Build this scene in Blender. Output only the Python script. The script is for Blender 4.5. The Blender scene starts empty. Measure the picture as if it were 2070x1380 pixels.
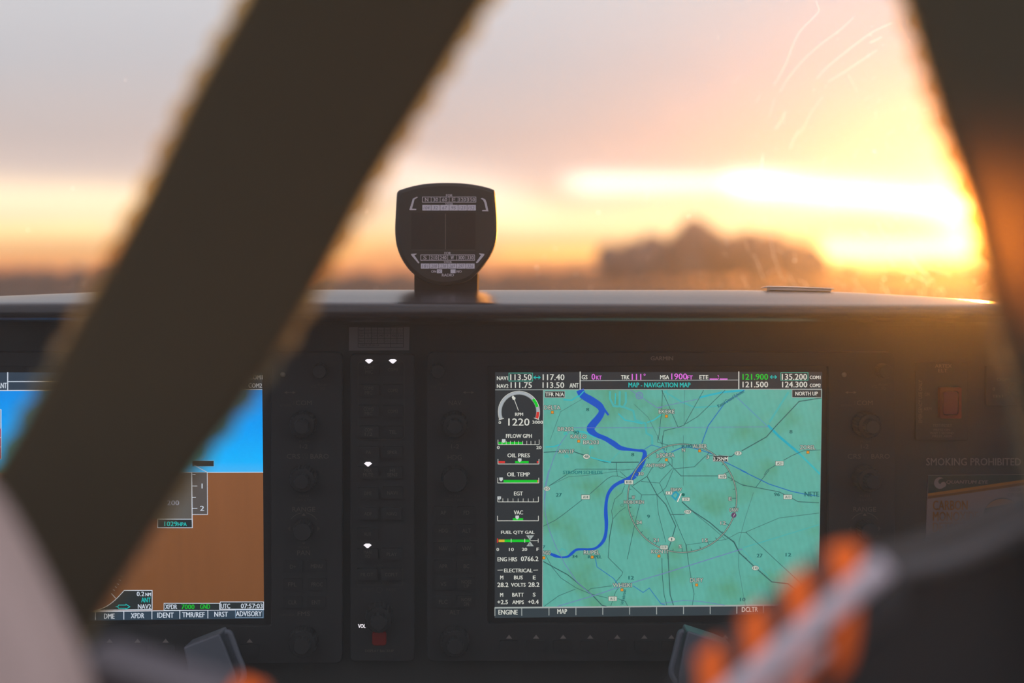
import bpy, bmesh, math, random
from mathutils import Vector, Matrix
random.seed(7)
HZ = 0.0098
S = bpy.context.scene
COL = S.collection
PI = math.pi
R_ = math.radians

# ------------------------------------------------------------------ camera
F = 2875.0; CX, CY = 1035.0, 690.0
YAW, PITCH = R_(3.396), R_(2.49)
CAM = Vector((0, 0, 1.80))
fwd = Vector((math.sin(YAW)*math.cos(PITCH), math.cos(YAW)*math.cos(PITCH), -math.sin(PITCH)))
rgt = Vector((math.cos(YAW), -math.sin(YAW), 0))
upv = rgt.cross(fwd)
cd = bpy.data.cameras.new('camera'); cam = bpy.data.objects.new('camera', cd); COL.objects.link(cam)
cam.matrix_world = Matrix(((rgt.x, upv.x, -fwd.x, CAM.x), (rgt.y, upv.y, -fwd.y, CAM.y), (rgt.z, upv.z, -fwd.z, CAM.z), (0, 0, 0, 1)))
cd.sensor_width = 36.0; cd.lens = 50.0; cd.clip_start = 0.02; cd.clip_end = 2000
cd.dof.use_dof = True; cd.dof.focus_distance = 0.905; cd.dof.aperture_fstop = 3.4
S.camera = cam
S.view_settings.view_transform = 'Standard'; S.view_settings.look = 'None'
S.view_settings.exposure = 0.0; S.view_settings.gamma = 1.0; S.view_settings.use_curve_mapping = False

def ray(px, py, d):
    "world point seen at pixel px, py at axial depth d metres"
    return CAM + (fwd + rgt*((px-CX)/F) - upv*((py-CY)/F))*d

def rotm(a, b, c):
    return Matrix.Rotation(c, 3, 'Z') @ Matrix.Rotation(b, 3, 'Y') @ Matrix.Rotation(a, 3, 'X')
_R = rotm(R_(3.98615), R_(-3.39646), R_(0.05198))
def c2w(v): return rgt*v[0] - upv*v[1] + fwd*v[2]
PX = c2w(_R.col[0]).normalized()          # along the panel, to the right
PU = (-c2w(_R.col[1])).normalized()       # up the panel
PN = PX.cross(PU); PN = -PN if PN.dot(fwd) > 0 else PN    # towards the seats
PO = CAM + c2w((-0.01055035, 0.01948943, 0.90464894))
def at(px, py, lift=0.0):
    "point of the instrument panel plane (raised by lift) that the pixel looks at"
    d = fwd + rgt*((px-CX)/F) - upv*((py-CY)/F)
    t = (PO + PN*lift - CAM).dot(PN)/d.dot(PN)
    return CAM + d*t

# ------------------------------------------------------------------ light
def lin(c): return tuple(((x/255)/12.92 if x/255 <= 0.04045 else ((x/255+0.055)/1.055)**2.4) for x in c)
SUNPX = (1992, 486)
sd = (fwd + rgt*((SUNPX[0]-CX)/F) - upv*((SUNPX[1]-CY)/F)).normalized()
sl = bpy.data.lights.new('sun', 'SUN'); so = bpy.data.objects.new('sun', sl); COL.objects.link(so)
so.rotation_euler = sd.to_track_quat('Z', 'Y').to_euler()
sl.energy = 5.5; sl.angle = R_(0.9); sl.color = (1.0, 0.34, 0.045)

W = bpy.data.worlds.new('world'); S.world = W; W.use_nodes = True
N = W.node_tree.nodes; L = W.node_tree.links
N.clear()
def nd(t, **k):
    n = N.new(t)
    for a, b in k.items(): setattr(n, a, b)
    return n
def setin(s, v):
    if hasattr(v, 'is_output'): L.new(v, s)
    else: s.default_value = v
def M(op, a, b=0.0, c=None):
    n = nd('ShaderNodeMath', operation=op); setin(n.inputs[0], a); setin(n.inputs[1], b)
    if c is not None: setin(n.inputs[2], c)
    return n.outputs[0]
tc = nd('ShaderNodeTexCoord'); sep = nd('ShaderNodeSeparateXYZ'); L.new(tc.outputs['Generated'], sep.inputs[0])
sx, sy, sz = sep.outputs
AZ = M('MULTIPLY', M('ARCTAN2', sx, sy), 57.2958)       # degrees right of the aircraft's nose
EL = M('MULTIPLY', M('ARCSINE', sz), 57.2958)           # degrees above the horizon
nz = nd('ShaderNodeTexNoise'); nz.inputs['Scale'].default_value = 1.0; nz.inputs['Detail'].default_value = 3
cmb = nd('ShaderNodeCombineXYZ'); L.new(M('MULTIPLY', AZ, 0.09), cmb.inputs[0]); L.new(M('MULTIPLY', EL, 0.45), cmb.inputs[1])
L.new(cmb.outputs[0], nz.inputs['Vector'])
NZ = M('SUBTRACT', nz.outputs['Fac'], 0.5)
ELN = M('ADD', EL, M('MULTIPLY', NZ, 0.9))
def az(px): return math.degrees(math.atan((px-CX)/F)) + 3.396
def el(py): return math.degrees(math.atan((CY-py)/F)) - 2.49
mr = nd('ShaderNodeMapRange'); mr.inputs['From Min'].default_value = -2; mr.inputs['From Max'].default_value = 30
L.new(ELN, mr.inputs['Value'])
cr = nd('ShaderNodeValToRGB'); L.new(mr.outputs[0], cr.inputs['Fac'])
stops = [(-2, (110, 92, 92)), (-0.4, (190, 120, 85)), (0.4, (240, 150, 95)), (1.2, (255, 195, 130)), (2.2, (250, 220, 182)),
         (4.2, (222, 205, 198)), (5.6, (206, 195, 193)), (8.5, (199, 201, 207)), (12, (212, 217, 224)), (29, (205, 205, 218))]
er = cr.color_ramp.elements
while len(er) < len(stops): er.new(0.5)
for e, (v, c) in zip(er, stops):
    e.position = (v+2)/32; e.color = (*lin(c), 1)
def gauss(x, mu, w):
    t = M('DIVIDE', M('SUBTRACT', x, mu), w)
    return M('EXPONENT', M('MULTIPLY', M('MULTIPLY', t, t), -1.0))
acc = cr.outputs['Color']
def addc(fac, col, s):
    global acc
    v = nd('ShaderNodeVectorMath', operation='SCALE'); v.inputs[0].default_value = lin(col); L.new(M('MULTIPLY', fac, s), v.inputs['Scale'])
    a = nd('ShaderNodeVectorMath', operation='ADD'); L.new(acc, a.inputs[0]); L.new(v.outputs[0], a.inputs[1]); acc = a.outputs[0]
def streak(p0, p1, w, col, s, soft=2.0):
    "a long thin lit cloud between two directions"
    a0, e0, a1, e1 = az(p0[0]), el(p0[1]), az(p1[0]), el(p1[1])
    k = (e1-e0)/(a1-a0)
    line = M('ADD', M('MULTIPLY', M('SUBTRACT', AZ, a0), k), e0)
    g = gauss(M('SUBTRACT', ELN, line), 0.0, w)
    f0 = nd('ShaderNodeMapRange', interpolation_type='SMOOTHSTEP'); L.new(AZ, f0.inputs['Value'])
    f0.inputs['From Min'].default_value = a0-soft; f0.inputs['From Max'].default_value = a0+soft
    f1 = nd('ShaderNodeMapRange', interpolation_type='SMOOTHSTEP'); L.new(AZ, f1.inputs['Value'])
    f1.inputs['From Min'].default_value = a1-soft; f1.inputs['From Max'].default_value = a1+soft
    f1.inputs['To Min'].default_value = 1; f1.inputs['To Max'].default_value = 0
    addc(M('MULTIPLY', g, M('MULTIPLY', f0.outputs[0], f1.outputs[0])), col, s)
streak((-500, 400), (560, 425), 0.8, (255, 225, 170), 0.55)
streak((760, 350), (1060, 405), 0.8, (255, 235, 205), 0.5)
streak((800, 440), (1700, 450), 0.75, (255, 215, 140), 0.5)
streak((1150, 372), (1580, 378), 0.42, (255, 240, 215), 1.0, 1.0)
streak((1480, 380), (2150, 430), 0.55, (255, 240, 200), 1.9, 0.9)
streak((1660, 505), (2150, 508), 0.42, (255, 225, 140), 3.0, 0.5)
streak((1000, 515), (1240, 512), 0.25, (255, 170, 50), 0.8, 0.7)
streak((-100, 470), (230, 465), 0.3, (255, 190, 60), 0.5, 1.0)
streak((640, 520), (800, 470), 0.5, (255, 180, 70), 0.3, 0.8)
# glow of the low sun through the cloud
dotn = nd('ShaderNodeVectorMath', operation='DOT_PRODUCT'); L.new(tc.outputs['Generated'], dotn.inputs[0]); dotn.inputs[1].default_value = sd
ANG = M('MULTIPLY', M('ARCCOSINE', M('MINIMUM', dotn.outputs['Value'], 0.99999)), 57.2958)
addc(gauss(ANG, 0.0, 3.0), (255, 190, 90), 0.22)
# the sky behind the aircraft is bluer and brightened as added fill for the panel
bk = nd('ShaderNodeMapRange', interpolation_type='SMOOTHSTEP'); L.new(sy, bk.inputs['Value'])
bk.inputs['From Min'].default_value = -0.3; bk.inputs['From Max'].default_value = 0.6
mx = nd('ShaderNodeMix', data_type='RGBA'); L.new(bk.outputs[0], mx.inputs['Factor'])
mx.inputs['A'].default_value = (0.92, 0.90, 1.0, 1); L.new(acc, mx.inputs['B'])
bg = nd('ShaderNodeBackground'); L.new(mx.outputs['Result'], bg.inputs['Color']); bg.inputs['Strength'].default_value = 1.0
wo = nd('ShaderNodeOutputWorld'); L.new(bg.outputs[0], wo.inputs['Surface'])

# ------------------------------------------------------------------ materials
MATS = {}
def newmat(name):
    m = bpy.data.materials.new(name); m.use_nodes = True; m.node_tree.nodes.clear(); return m
def pbr(name, c, rough=0.6, metal=0.0, spec=0.5, bump=0.0, bscale=400, emis=None):
    if name in MATS: return MATS[name]
    m = newmat(name); n = m.node_tree.nodes; l = m.node_tree.links
    b = n.new('ShaderNodeBsdfPrincipled'); o = n.new('ShaderNodeOutputMaterial'); l.new(b.outputs[0], o.inputs[0])
    cc = lin(c) if max(c) > 1 else c
    b.inputs['Base Color'].default_value = (*cc, 1); b.inputs['Roughness'].default_value = rough
    b.inputs['Metallic'].default_value = metal; b.inputs['Specular IOR Level'].default_value = spec
    if bump:
        t = n.new('ShaderNodeTexCoord'); z = n.new('ShaderNodeTexNoise'); z.inputs['Scale'].default_value = bscale
        l.new(t.outputs['Object'], z.inputs['Vector'])
        u = n.new('ShaderNodeBump'); u.inputs['Strength'].default_value = bump; u.inputs['Distance'].default_value = 0.0005
        l.new(z.outputs['Fac'], u.inputs['Height']); l.new(u.outputs[0], b.inputs['Normal'])
    MATS[name] = m; return m
def glow(c, s=1.0, name=None):
    "a lit pixel of a display, or a lit legend"
    key = name or 'display_%d_%d_%d_%.2f' % (*c, s)
    if key in MATS: return MATS[key]
    m = newmat(key); n = m.node_tree.nodes; l = m.node_tree.links
    e = n.new('ShaderNodeEmission'); e.inputs[0].default_value = (*lin(c), 1); e.inputs[1].default_value = s
    o = n.new('ShaderNodeOutputMaterial'); l.new(e.outputs[0], o.inputs[0]); MATS[key] = m; return m

PLAST = pbr('panel_plastic', (0.022, 0.023, 0.022), 0.75, spec=0.15, bump=0.2, bscale=900)
BEZ = pbr('bezel_plastic', (0.019, 0.020, 0.021), 0.7, spec=0.12)
KEYM = pbr('key_rubber', (0.018, 0.019, 0.020), 0.8, spec=0.1)
KNOB = pbr('knob_plastic', (0.020, 0.021, 0.022), 0.75, spec=0.1)
LETT = pbr('legend_ink', (0.070, 0.066, 0.054), 0.7, spec=0.1)
LETD = pbr('legend_ink_dim', (0.042, 0.040, 0.034), 0.7, spec=0.1)
LETB = pbr('legend_ink_bright', (0.14, 0.13, 0.12), 0.7, spec=0.1)
GLARE = pbr('glareshield_vinyl', (0.010, 0.011, 0.016), 0.22, spec=0.38, bump=0.15, bscale=1200)
BLACKM = pbr('black_paint', (0.012, 0.012, 0.011), 0.55, spec=0.3)
WHITEINK = pbr('white_ink', (0.45, 0.43, 0.47), 0.6, spec=0.1)
CARD = pbr('white_card', (0.5, 0.48, 0.54), 0.7, spec=0.1)
PENCIL = pbr('pencil_ink', (0.16, 0.15, 0.2), 0.7, spec=0.1)

# ------------------------------------------------------------------ mesh helpers
def tag(o, label=None, cat=None, group=None, kind=None):
    if label: o['label'] = label
    if cat: o['category'] = cat
    if group: o['group'] = group
    if kind: o['kind'] = kind
    return o
def place(o, parent):
    COL.objects.link(o)
    if parent:
        o.parent = parent; o.matrix_parent_inverse = parent.matrix_world.inverted()
    return o
def empty(name, loc, label, cat, group=None):
    o = bpy.data.objects.new(name, None); o.empty_display_size = 0.02
    o.matrix_world = Matrix.Translation(loc); COL.objects.link(o)
    return tag(o, label, cat, group)
def meshobj(name, verts, faces, mats, parent=None, fm=None, smooth=False):
    me = bpy.data.meshes.new(name); me.from_pydata([tuple(v) for v in verts], [], faces)
    if not isinstance(mats, (list, tuple)): mats = [mats]
    for m in mats: me.materials.append(m)
    if fm:
        for p, i in zip(me.polygons, fm): p.material_index = i
    if smooth: me.shade_smooth()
    me.update()
    return place(bpy.data.objects.new(name, me), parent)
def bmobj(name, bm, mat, parent=None, smooth=False, bev=0, seg=2, fixn=True):
    if fixn: bmesh.ops.recalc_face_normals(bm, faces=bm.faces)
    me = bpy.data.meshes.new(name); bm.to_mesh(me); bm.free()
    for m in (mat if isinstance(mat, (list, tuple)) else [mat]): me.materials.append(m)
    if smooth: me.shade_smooth()
    o = place(bpy.data.objects.new(name, me), parent)
    if bev:
        b = o.modifiers.new('bevel', 'BEVEL'); b.width = bev; b.segments = seg; b.limit_method = 'ANGLE'; b.angle_limit = R_(40)
    return o
def bm_prism(bm, front, back):
    "solid between two equal loops of points"
    a = [bm.verts.new(p) for p in front]; b = [bm.verts.new(p) for p in back]
    n = len(a); bm.faces.new(a); bm.faces.new(b[::-1])
    for i in range(n): bm.faces.new((a[i], b[i], b[(i+1) % n], a[(i+1) % n]))
def rrect(x0, y0, x1, y1, r, n=5):
    pts = []
    for cx, cy, a0 in ((x1-r, y0+r, -90), (x1-r, y1-r, 0), (x0+r, y1-r, 90), (x0+r, y0+r, 180)):
        for i in range(n+1):
            a = R_(a0+90*i/n); pts.append((cx+r*math.cos(a), cy+r*math.sin(a)))
    return pts
def slab(name, outline, l0, l1, mat, parent=None, bev=0, smooth=False):
    "plate lying on the panel: outline in picture units, from lift l0 up to l1"
    f = [at(x, y, l1) for x, y in outline]; b = [p - PN*(l1-l0) for p in f]
    bm = bmesh.new(); bm_prism(bm, f, b)
    return bmobj(name, bm, mat, parent, bev=bev, smooth=smooth)
def lathe(name, c, axis, prof, mat, parent=None, n=40, flute=0, side=None, smooth=True, seg_flute=None):
    "prof = [(height along axis, radius)], closed at both ends"
    axis = axis.normalized(); s = (side or PX); s = (s - axis*s.dot(axis)).normalized(); t = axis.cross(s)
    vs, fs = [], []
    for h, r in prof:
        for i in range(n):
            a = 2*PI*i/n; rr = r*(1 - (flute if (i % 2 and r > 0.002) else 0)); vs.append(c + axis*h + (s*math.cos(a)+t*math.sin(a))*rr)
    m = len(prof)
    for j in range(m-1):
        for i in range(n): fs.append((j*n+i, j*n+(i+1) % n, (j+1)*n+(i+1) % n, (j+1)*n+i))
    fs.append(tuple(range(n))[::-1]); fs.append(tuple((m-1)*n+i for i in range(n)))
    o = meshobj(name, vs, fs, mat, parent)
    if smooth:
        for p in o.data.polygons: p.use_smooth = len(p.vertices) == 4 and not flute
    return o
def tube(name, pts, r, mat, parent=None, n=14, rf=None):
    vs, fs = [], []; prev = None
    for i, p in enumerate(pts):
        d = (pts[min(i+1, len(pts)-1)] - pts[max(i-1, 0)]).normalized()
        s = d.cross(prev if prev else Vector((0.13, 0.2, 1))).normalized() if prev is None else (prev - d*prev.dot(d)).normalized()
        prev = s; t = d.cross(s); rr = rf(i/(len(pts)-1)) if rf else r
        for k in range(n):
            a = 2*PI*k/n; vs.append(p + (s*math.cos(a)+t*math.sin(a))*rr)
    for j in range(len(pts)-1):
        for i in range(n): fs.append((j*n+i, j*n+(i+1) % n, (j+1)*n+(i+1) % n, (j+1)*n+i))
    fs.append(tuple(range(n))[::-1]); fs.append(tuple((len(pts)-1)*n+i for i in range(n)))
    return meshobj(name, vs, fs, mat, parent, smooth=True)
def smoothline(pts, k=8):
    "Catmull-Rom through points (tuples or vectors)"
    P = [Vector(p) for p in pts]; out = []
    for i in range(len(P)-1):
        a = P[max(i-1, 0)]; b = P[i]; c = P[i+1]; d = P[min(i+2, len(P)-1)]
        for j in range(k):
            t = j/k; out.append(0.5*((2*b)+(c-a)*t+(2*a-5*b+4*c-d)*t*t+(3*b-a-3*c+d)*t*t*t))
    out.append(P[-1]); return out

# ---- printing and screen drawing: flat ink laid on a surface of the panel
_tc = {}
def glyphs(s, off):
    k = (s, off)
    if k in _tc: return _tc[k]
    cu = bpy.data.curves.new('t', 'FONT'); cu.body = s; cu.resolution_u = 2; cu.offset = off; cu.fill_mode = 'FRONT'
    ob = bpy.data.objects.new('t', cu); me = bpy.data.meshes.new_from_object(ob)
    vs = [(v.co.x, v.co.y) for v in me.vertices]; fs = [tuple(p.vertices) for p in me.polygons]
    bpy.data.objects.remove(ob); bpy.data.curves.remove(cu); bpy.data.meshes.remove(me)
    _tc[k] = (vs, fs); return _tc[k]
class Ink:
    def __init__(s, lift=0.0003, mp=None): s.v = []; s.f = []; s.m = []; s.mats = []; s.lift = lift; s.k = 0; s.mp = mp or at
    def mi(s, m):
        if m not in s.mats: s.mats.append(m)
        return s.mats.index(m)
    def raw(s, pts, faces, m, lay):
        z = s.lift + lay*0.00003; b = len(s.v); s.v += [s.mp(x, y, z) for x, y in pts]
        i = s.mi(m)
        for f in faces: s.f.append(tuple(b+q for q in f)); s.m.append(i)
    def poly(s, pts, m, lay=1): s.raw(pts, [tuple(range(len(pts)))], m, lay)
    def rect(s, x0, y0, x1, y1, m, lay=1): s.poly([(x0, y0), (x1, y0), (x1, y1), (x0, y1)], m, lay)
    def frame(s, x0, y0, x1, y1, w, m, lay=2):
        s.rect(x0, y0, x1, y0+w, m, lay); s.rect(x0, y1-w, x1, y1, m, lay); s.rect(x0, y0+w, x0+w, y1-w, m, lay); s.rect(x1-w, y0+w, x1, y1-w, m, lay)
    def line(s, pts, w, m, lay=2, closed=False):
        n = len(pts); w2 = w/2; P = [Vector(p) for p in pts]; vs = []
        for i, p in enumerate(P):
            a = P[(i-1) % n] if (i or closed) else p; b = P[(i+1) % n] if (i < n-1 or closed) else p
            d1 = (p-a); d2 = (b-p); d1 = d1.normalized() if d1.length > 1e-6 else d2.normalized(); d2 = d2.normalized() if d2.length > 1e-6 else d1
            t = (d1+d2); t = t.normalized() if t.length > 1e-3 else d1; nn = Vector((-t.y, t.x)); c = max(0.5, abs(nn.dot(Vector((-d1.y, d1.x)))))
            vs += [tuple(p+nn*w2/c), tuple(p-nn*w2/c)]
        q = n if closed else n-1
        s.raw(vs, [(2*i, 2*i+1, (2*i+3) % (2*n), (2*i+2) % (2*n)) for i in range(q)], m, lay)
    def disc(s, x, y, r, m, lay=2, n=20, ry=None): s.poly([(x+r*math.cos(2*PI*i/n), y+(ry or r)*math.sin(2*PI*i/n)) for i in range(n)], m, lay)
    def ring(s, x, y, r, w, m, lay=2, a0=0, a1=360, n=48, ry=None):
        ry = ry or r
        pts = [(x+r*math.cos(R_(a0+(a1-a0)*i/n)), y+ry*math.sin(R_(a0+(a1-a0)*i/n))) for i in range(n+1)]
        s.line(pts, w, m, lay)
    def text(s, t, x0, y0, x1, y1, m, lay=3, off=0.0, rot=0, halo=None, it=0):
        "lettering filling the box x0..x1, y0..y1"
        if halo:
            for q in range(8): s.text(t, x0+.95*math.cos(q*PI/4), y0+.95*math.sin(q*PI/4), x1+.95*math.cos(q*PI/4), y1+.95*math.sin(q*PI/4), halo, lay-1, 0, rot, None, it)
        if off > 0:
            q = .38 if off >= .04 else .24
            s.text(t, x0+q, y0, x1+q, y1, m, lay, 0, rot, None, it); s.text(t, x0-q, y0, x1-q, y1, m, lay, 0, rot, None, it); return
        vs, fs = glyphs(t, 0)
        if not vs: return
        a = min(v[0] for v in vs); b = max(v[0] for v in vs); c = min(v[1] for v in vs); d = max(v[1] for v in vs)
        cx, cy = (x0+x1)/2, (y0+y1)/2; co, si = math.cos(R_(rot)), math.sin(R_(rot)); out = []
        for x, y in vs:
            u = ((x-a)/(b-a)-.5)*(x1-x0) if b > a else 0; w = (.5-(y-c)/(d-c))*(y1-y0) if d > c else 0
            u -= w*it
            out.append((cx+u*co-w*si, cy+u*si+w*co))
        s.raw(out, fs, m, lay)
    def ctext(s, t, cx, cy, w, h, m, **k): s.text(t, cx-w/2, cy-h/2, cx+w/2, cy+h/2, m, **k)
    def build(s, name, parent=None): return meshobj(name, s.v, s.f, s.mats, parent, s.m)
def conv(ox, oy, k):
    def g(*p): return [(ox+p[i]/k, oy+p[i+1]/k) for i in range(0, len(p), 2)]
    return g
zA = conv(990, 700, 5.309); zB = conv(1330, 700, 5.309); zC = conv(990, 950, 4.451); zD = conv(1330, 950, 4.451)
zE = conv(1230, 880, 5.521); zF = conv(1100, 850, 8.627)
# ------------------------------------------------------------------ screen colours
SW = (222, 224, 214)
sw = glow(SW, 0.92); dimw = glow((160, 168, 165)); hdr = glow((46, 49, 53)); green = glow((10, 195, 40)); cyan = glow((20, 190, 185))
mag = glow((225, 110, 225)); redm = glow((205, 50, 45)); yel = glow((205, 175, 50)); greyb = glow((165, 172, 178)); orange = glow((222, 140, 40))
road = glow((48, 92, 92)); road2 = glow((62, 112, 110)); river = glow((18, 80, 190)); blue = glow((22, 105, 180)); purp = glow((108, 118, 178))
cy1 = glow((52, 178, 185)); cy2 = glow((70, 172, 170)); dteal = glow((18, 92, 92)); halo = glow((58, 84, 82)); lab = glow((198, 205, 192)); black = glow((34, 38, 40))
def mapmat():
    m = newmat('moving_map_land'); n = m.node_tree.nodes; l = m.node_tree.links
    t = n.new('ShaderNodeTexCoord'); z = n.new('ShaderNodeTexNoise'); z.inputs['Scale'].default_value = 34; z.inputs['Detail'].default_value = 4
    l.new(t.outputs['Object'], z.inputs['Vector'])
    r = n.new('ShaderNodeValToRGB'); l.new(z.outputs['Fac'], r.inputs['Fac'])
    e = r.color_ramp.elements; e[0].position = 0.50; e[0].color = (*lin((92, 170, 156)), 1); e[1].position = 0.68; e[1].color = (*lin((88, 156, 128)), 1)
    z2 = n.new('ShaderNodeTexNoise'); z2.inputs['Scale'].default_value = 240; l.new(t.outputs['Object'], z2.inputs['Vector'])
    mp = n.new('ShaderNodeMapping'); mp.inputs['Rotation'].default_value = (0, 0.25, 0); l.new(t.outputs['Object'], mp.inputs['Vector'])
    w = n.new('ShaderNodeTexWave'); w.bands_direction = 'X'; w.inputs['Scale'].default_value = 85; w.inputs['Distortion'].default_value = 0.6; l.new(mp.outputs[0], w.inputs['Vector'])
    a = n.new('ShaderNodeMapRange'); a.inputs['To Min'].default_value = 0.975; a.inputs['To Max'].default_value = 1.025; l.new(w.outputs['Fac'], a.inputs['Value'])
    b = n.new('ShaderNodeMapRange'); b.inputs['To Min'].default_value = 0.9; b.inputs['To Max'].default_value = 1.1; l.new(z2.outputs['Fac'], b.inputs['Value'])
    q = n.new('ShaderNodeMath'); q.operation = 'MULTIPLY'; l.new(a.outputs[0], q.inputs[0]); l.new(b.outputs[0], q.inputs[1])
    em = n.new('ShaderNodeEmission'); l.new(r.outputs[0], em.inputs[0]); l.new(q.outputs[0], em.inputs[1])
    o = n.new('ShaderNodeOutputMaterial'); l.new(em.outputs[0], o.inputs[0]); return m
LAND = mapmat()
def rampmat(name, stops, p0, p1, streaks=0.0):
    "display picture that shades from one colour to the next between two world points"
    m = newmat(name); n = m.node_tree.nodes; l = m.node_tree.links
    t = n.new('ShaderNodeTexCoord'); d = n.new('ShaderNodeVectorMath'); d.operation = 'DOT_PRODUCT'; l.new(t.outputs['Object'], d.inputs[0])
    ax = (p1-p0); k = ax/ax.length_squared; d.inputs[1].default_value = k
    s = n.new('ShaderNodeMath'); s.operation = 'SUBTRACT'; l.new(d.outputs['Value'], s.inputs[0]); s.inputs[1].default_value = p0.dot(k)
    r = n.new('ShaderNodeValToRGB'); l.new(s.outputs[0], r.inputs['Fac']); e = r.color_ramp.elements
    while len(e) < len(stops): e.new(0.5)
    for a, (v, c) in zip(e, stops): a.position = v; a.color = (*lin(c), 1)
    z = n.new('ShaderNodeTexNoise'); z.inputs['Scale'].default_value = 60; mp = n.new('ShaderNodeMapping'); mp.inputs['Scale'].default_value = (3, 3, 0.25)
    l.new(t.outputs['Object'], mp.inputs['Vector']); l.new(mp.outputs[0], z.inputs['Vector'])
    b = n.new('ShaderNodeMapRange'); b.inputs['To Min'].default_value = 1-streaks; b.inputs['To Max'].default_value = 1+streaks; l.new(z.outputs['Fac'], b.inputs['Value'])
    em = n.new('ShaderNodeEmission'); l.new(r.outputs[0], em.inputs[0]); l.new(b.outputs[0], em.inputs[1])
    o = n.new('ShaderNodeOutputMaterial'); l.new(em.outputs[0], o.inputs[0]); return m
GLASS_BLACK = pbr('display_glass', (0.012, 0.012, 0.013), 0.35, spec=0.15)

# ------------------------------------------------------------------ instrument panel plate
panel = empty('instrument_panel', at(1035, 1000, -0.02), 'wide matt black instrument panel under the glareshield, holding both lit displays', 'instrument panel')
slab('panel_plate', [(-700, 650), (2800, 650), (2800, 1750), (-700, 1750)], -0.030, -0.0063, PLAST, panel)
ik = Ink(-0.0058)
ik.text('SMOKING PROHIBITED', 1872.5, 925.5, 2064, 940.5, LETB, off=0.02)
ik.build('placard_lettering', panel)['label'] = 'grey lettering reading SMOKING PROHIBITED'
ik = Ink(-0.0058)
slab('seam', [(-700, 658.5), (2800, 656.5), (2800, 658), (-700, 660)], -0.006, -0.0052, BEZ, panel)

def frame_slab(name, o0, o1, l0, l1, mat, parent, bev=0.0006):
    n = len(o0); bm = bmesh.new(); V = []
    for pts in (o0, o1):
        f = [bm.verts.new(at(x, y, l1)) for x, y in pts]; b = [bm.verts.new(at(x, y, l1)-PN*(l1-l0)) for x, y in pts]; V.append((f, b))
    (of, ob), (nf, nb) = V
    for i in range(n):
        j = (i+1) % n
        for q in ((of[i], of[j], nf[j], nf[i]), (ob[i], nb[i], nb[j], ob[j]), (of[i], ob[i], ob[j], of[j]), (nf[i], nf[j], nb[j], nb[i])): bm.faces.new(q)
    return bmobj(name, bm, mat, parent, bev=bev)
def knob(px, py, r, h, parent, label=None, inner=True, name='knob'):
    c = at(px, py, 0.003); r = r/3180.0
    o = lathe(name, c, PN, [(0, r*1.02), (0.0015, r*1.02), (0.002, r), (h-.001, r*.95), (h, r*.88)], KNOB, parent, 48, flute=0.05)
    if inner: lathe('inner_knob', c+PN*h, PN, [(-0.001, r*.6), (h*.55, r*.56), (h*.6, r*.5)], KNOB, o, 36, flute=0.06)
    if label: o['label'] = label
    return o
def key(px, py, w, h, lines, parent, m=None, name='key', fs=8.0):
    k = slab(name, rrect(px-w/2, py-h/2, px+w/2, py+h/2, 3, 3), 0.002, 0.0042, KEYM, parent)
    ik = Ink(0.00425); n = len(lines)
    for i, t in enumerate(lines):
        y = py + (i-(n-1)/2)*fs*1.25
        ik.ctext(t, px, y, len(t)*fs*.72, fs, m or LETT)
    if lines: ik.build('legend', k)
    return k
def arrows(ik, x, y, w, m, lay=2, s=1.0):
    ik.line([(x-w/2+3, y), (x+w/2-3, y)], 1.0*s, m, lay)
    for q in (-1, 1): ik.poly([(x+q*w/2, y), (x+q*(w/2-6*s), y-2.8*s), (x+q*(w/2-6*s), y+2.8*s)], m, lay)

# ------------------------------------------------------------------ right display: moving map
mfd = empty('multifunction_display', at(1330, 1330, 0), 'lit cockpit display showing a turquoise moving map with a strip of engine gauges', 'cockpit display')
frame_slab('bezel', rrect(863, 712, 1809, 1336, 12, 5), rrect(986, 740, 1674, 1260, 4, 5), -0.006, 0.003, BEZ, mfd)
scr = slab('screen', [(980, 734), (1680, 734), (1680, 1266), (980, 1266)], -0.006, -0.0003, GLASS_BLACK, mfd)
bar = Ink(-0.00027)
bar.poly([(1001, 751.9), (1662.2, 751.3), (1661.5, 786.5), (1001, 787.8)], hdr, 0)
zp = lambda g, x, y: g(x, y)[0]
def T(ik, g, t, cx, cy, w, h, m, **k):
    x, y = g(cx, cy)[0]; s = w/(g(cx+w, cy)[0][0]-x) if w else 1
    ik.ctext(t, x, y, w/s, h/s, m, **k)
for t, cx, cy, w, h, m in (('NAV1', 137, 340, 118, 42, sw), ('113.50', 335, 330, 228, 64, sw), ('117.40', 685, 330, 232, 64, sw), ('NAV2', 139, 425, 122, 42, sw),
    ('111.75', 338, 415, 226, 62, sw), ('113.50', 683, 415, 230, 62, sw), ('ANT', 905, 418, 95, 50, sw), ('GS', 1018, 330, 60, 46, sw), ('0', 1112, 325, 38, 64, mag),
    ('KT', 1172, 334, 56, 42, mag), ('TRK', 1455, 331, 90, 44, sw), ('111', 1575, 326, 100, 64, mag)):
    T(bar, zA, t, cx, cy, w, h, m, off=0.022)
for t, cx, cy, w, h, m in (('MSA', 72, 330, 94, 44, sw), ('1900', 228, 322, 168, 64, mag), ('FT', 343, 333, 60, 42, mag), ('ETE', 493, 330, 94, 44, sw), ('121.900', 1045, 326, 272, 64, green),
    ('135.200', 1465, 326, 268, 64, sw), ('COM1', 1687, 332, 114, 38, sw), ('121.500', 1045, 408, 272, 62, sw), ('124.300', 1468, 408, 268, 62, sw), ('COM2', 1688, 418, 116, 38, sw)):
    T(bar, zB, t, cx, cy, w, h, m, off=0.022)
bar.text('MAP - NAVIGATION MAP', 1270.7, 773, 1395.5, 782.6, cyan, off=0.02)
x, y = zp(zA, 1662, 303); bar.ring(x, y, 1.6, 0.9, mag, n=14)
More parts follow.
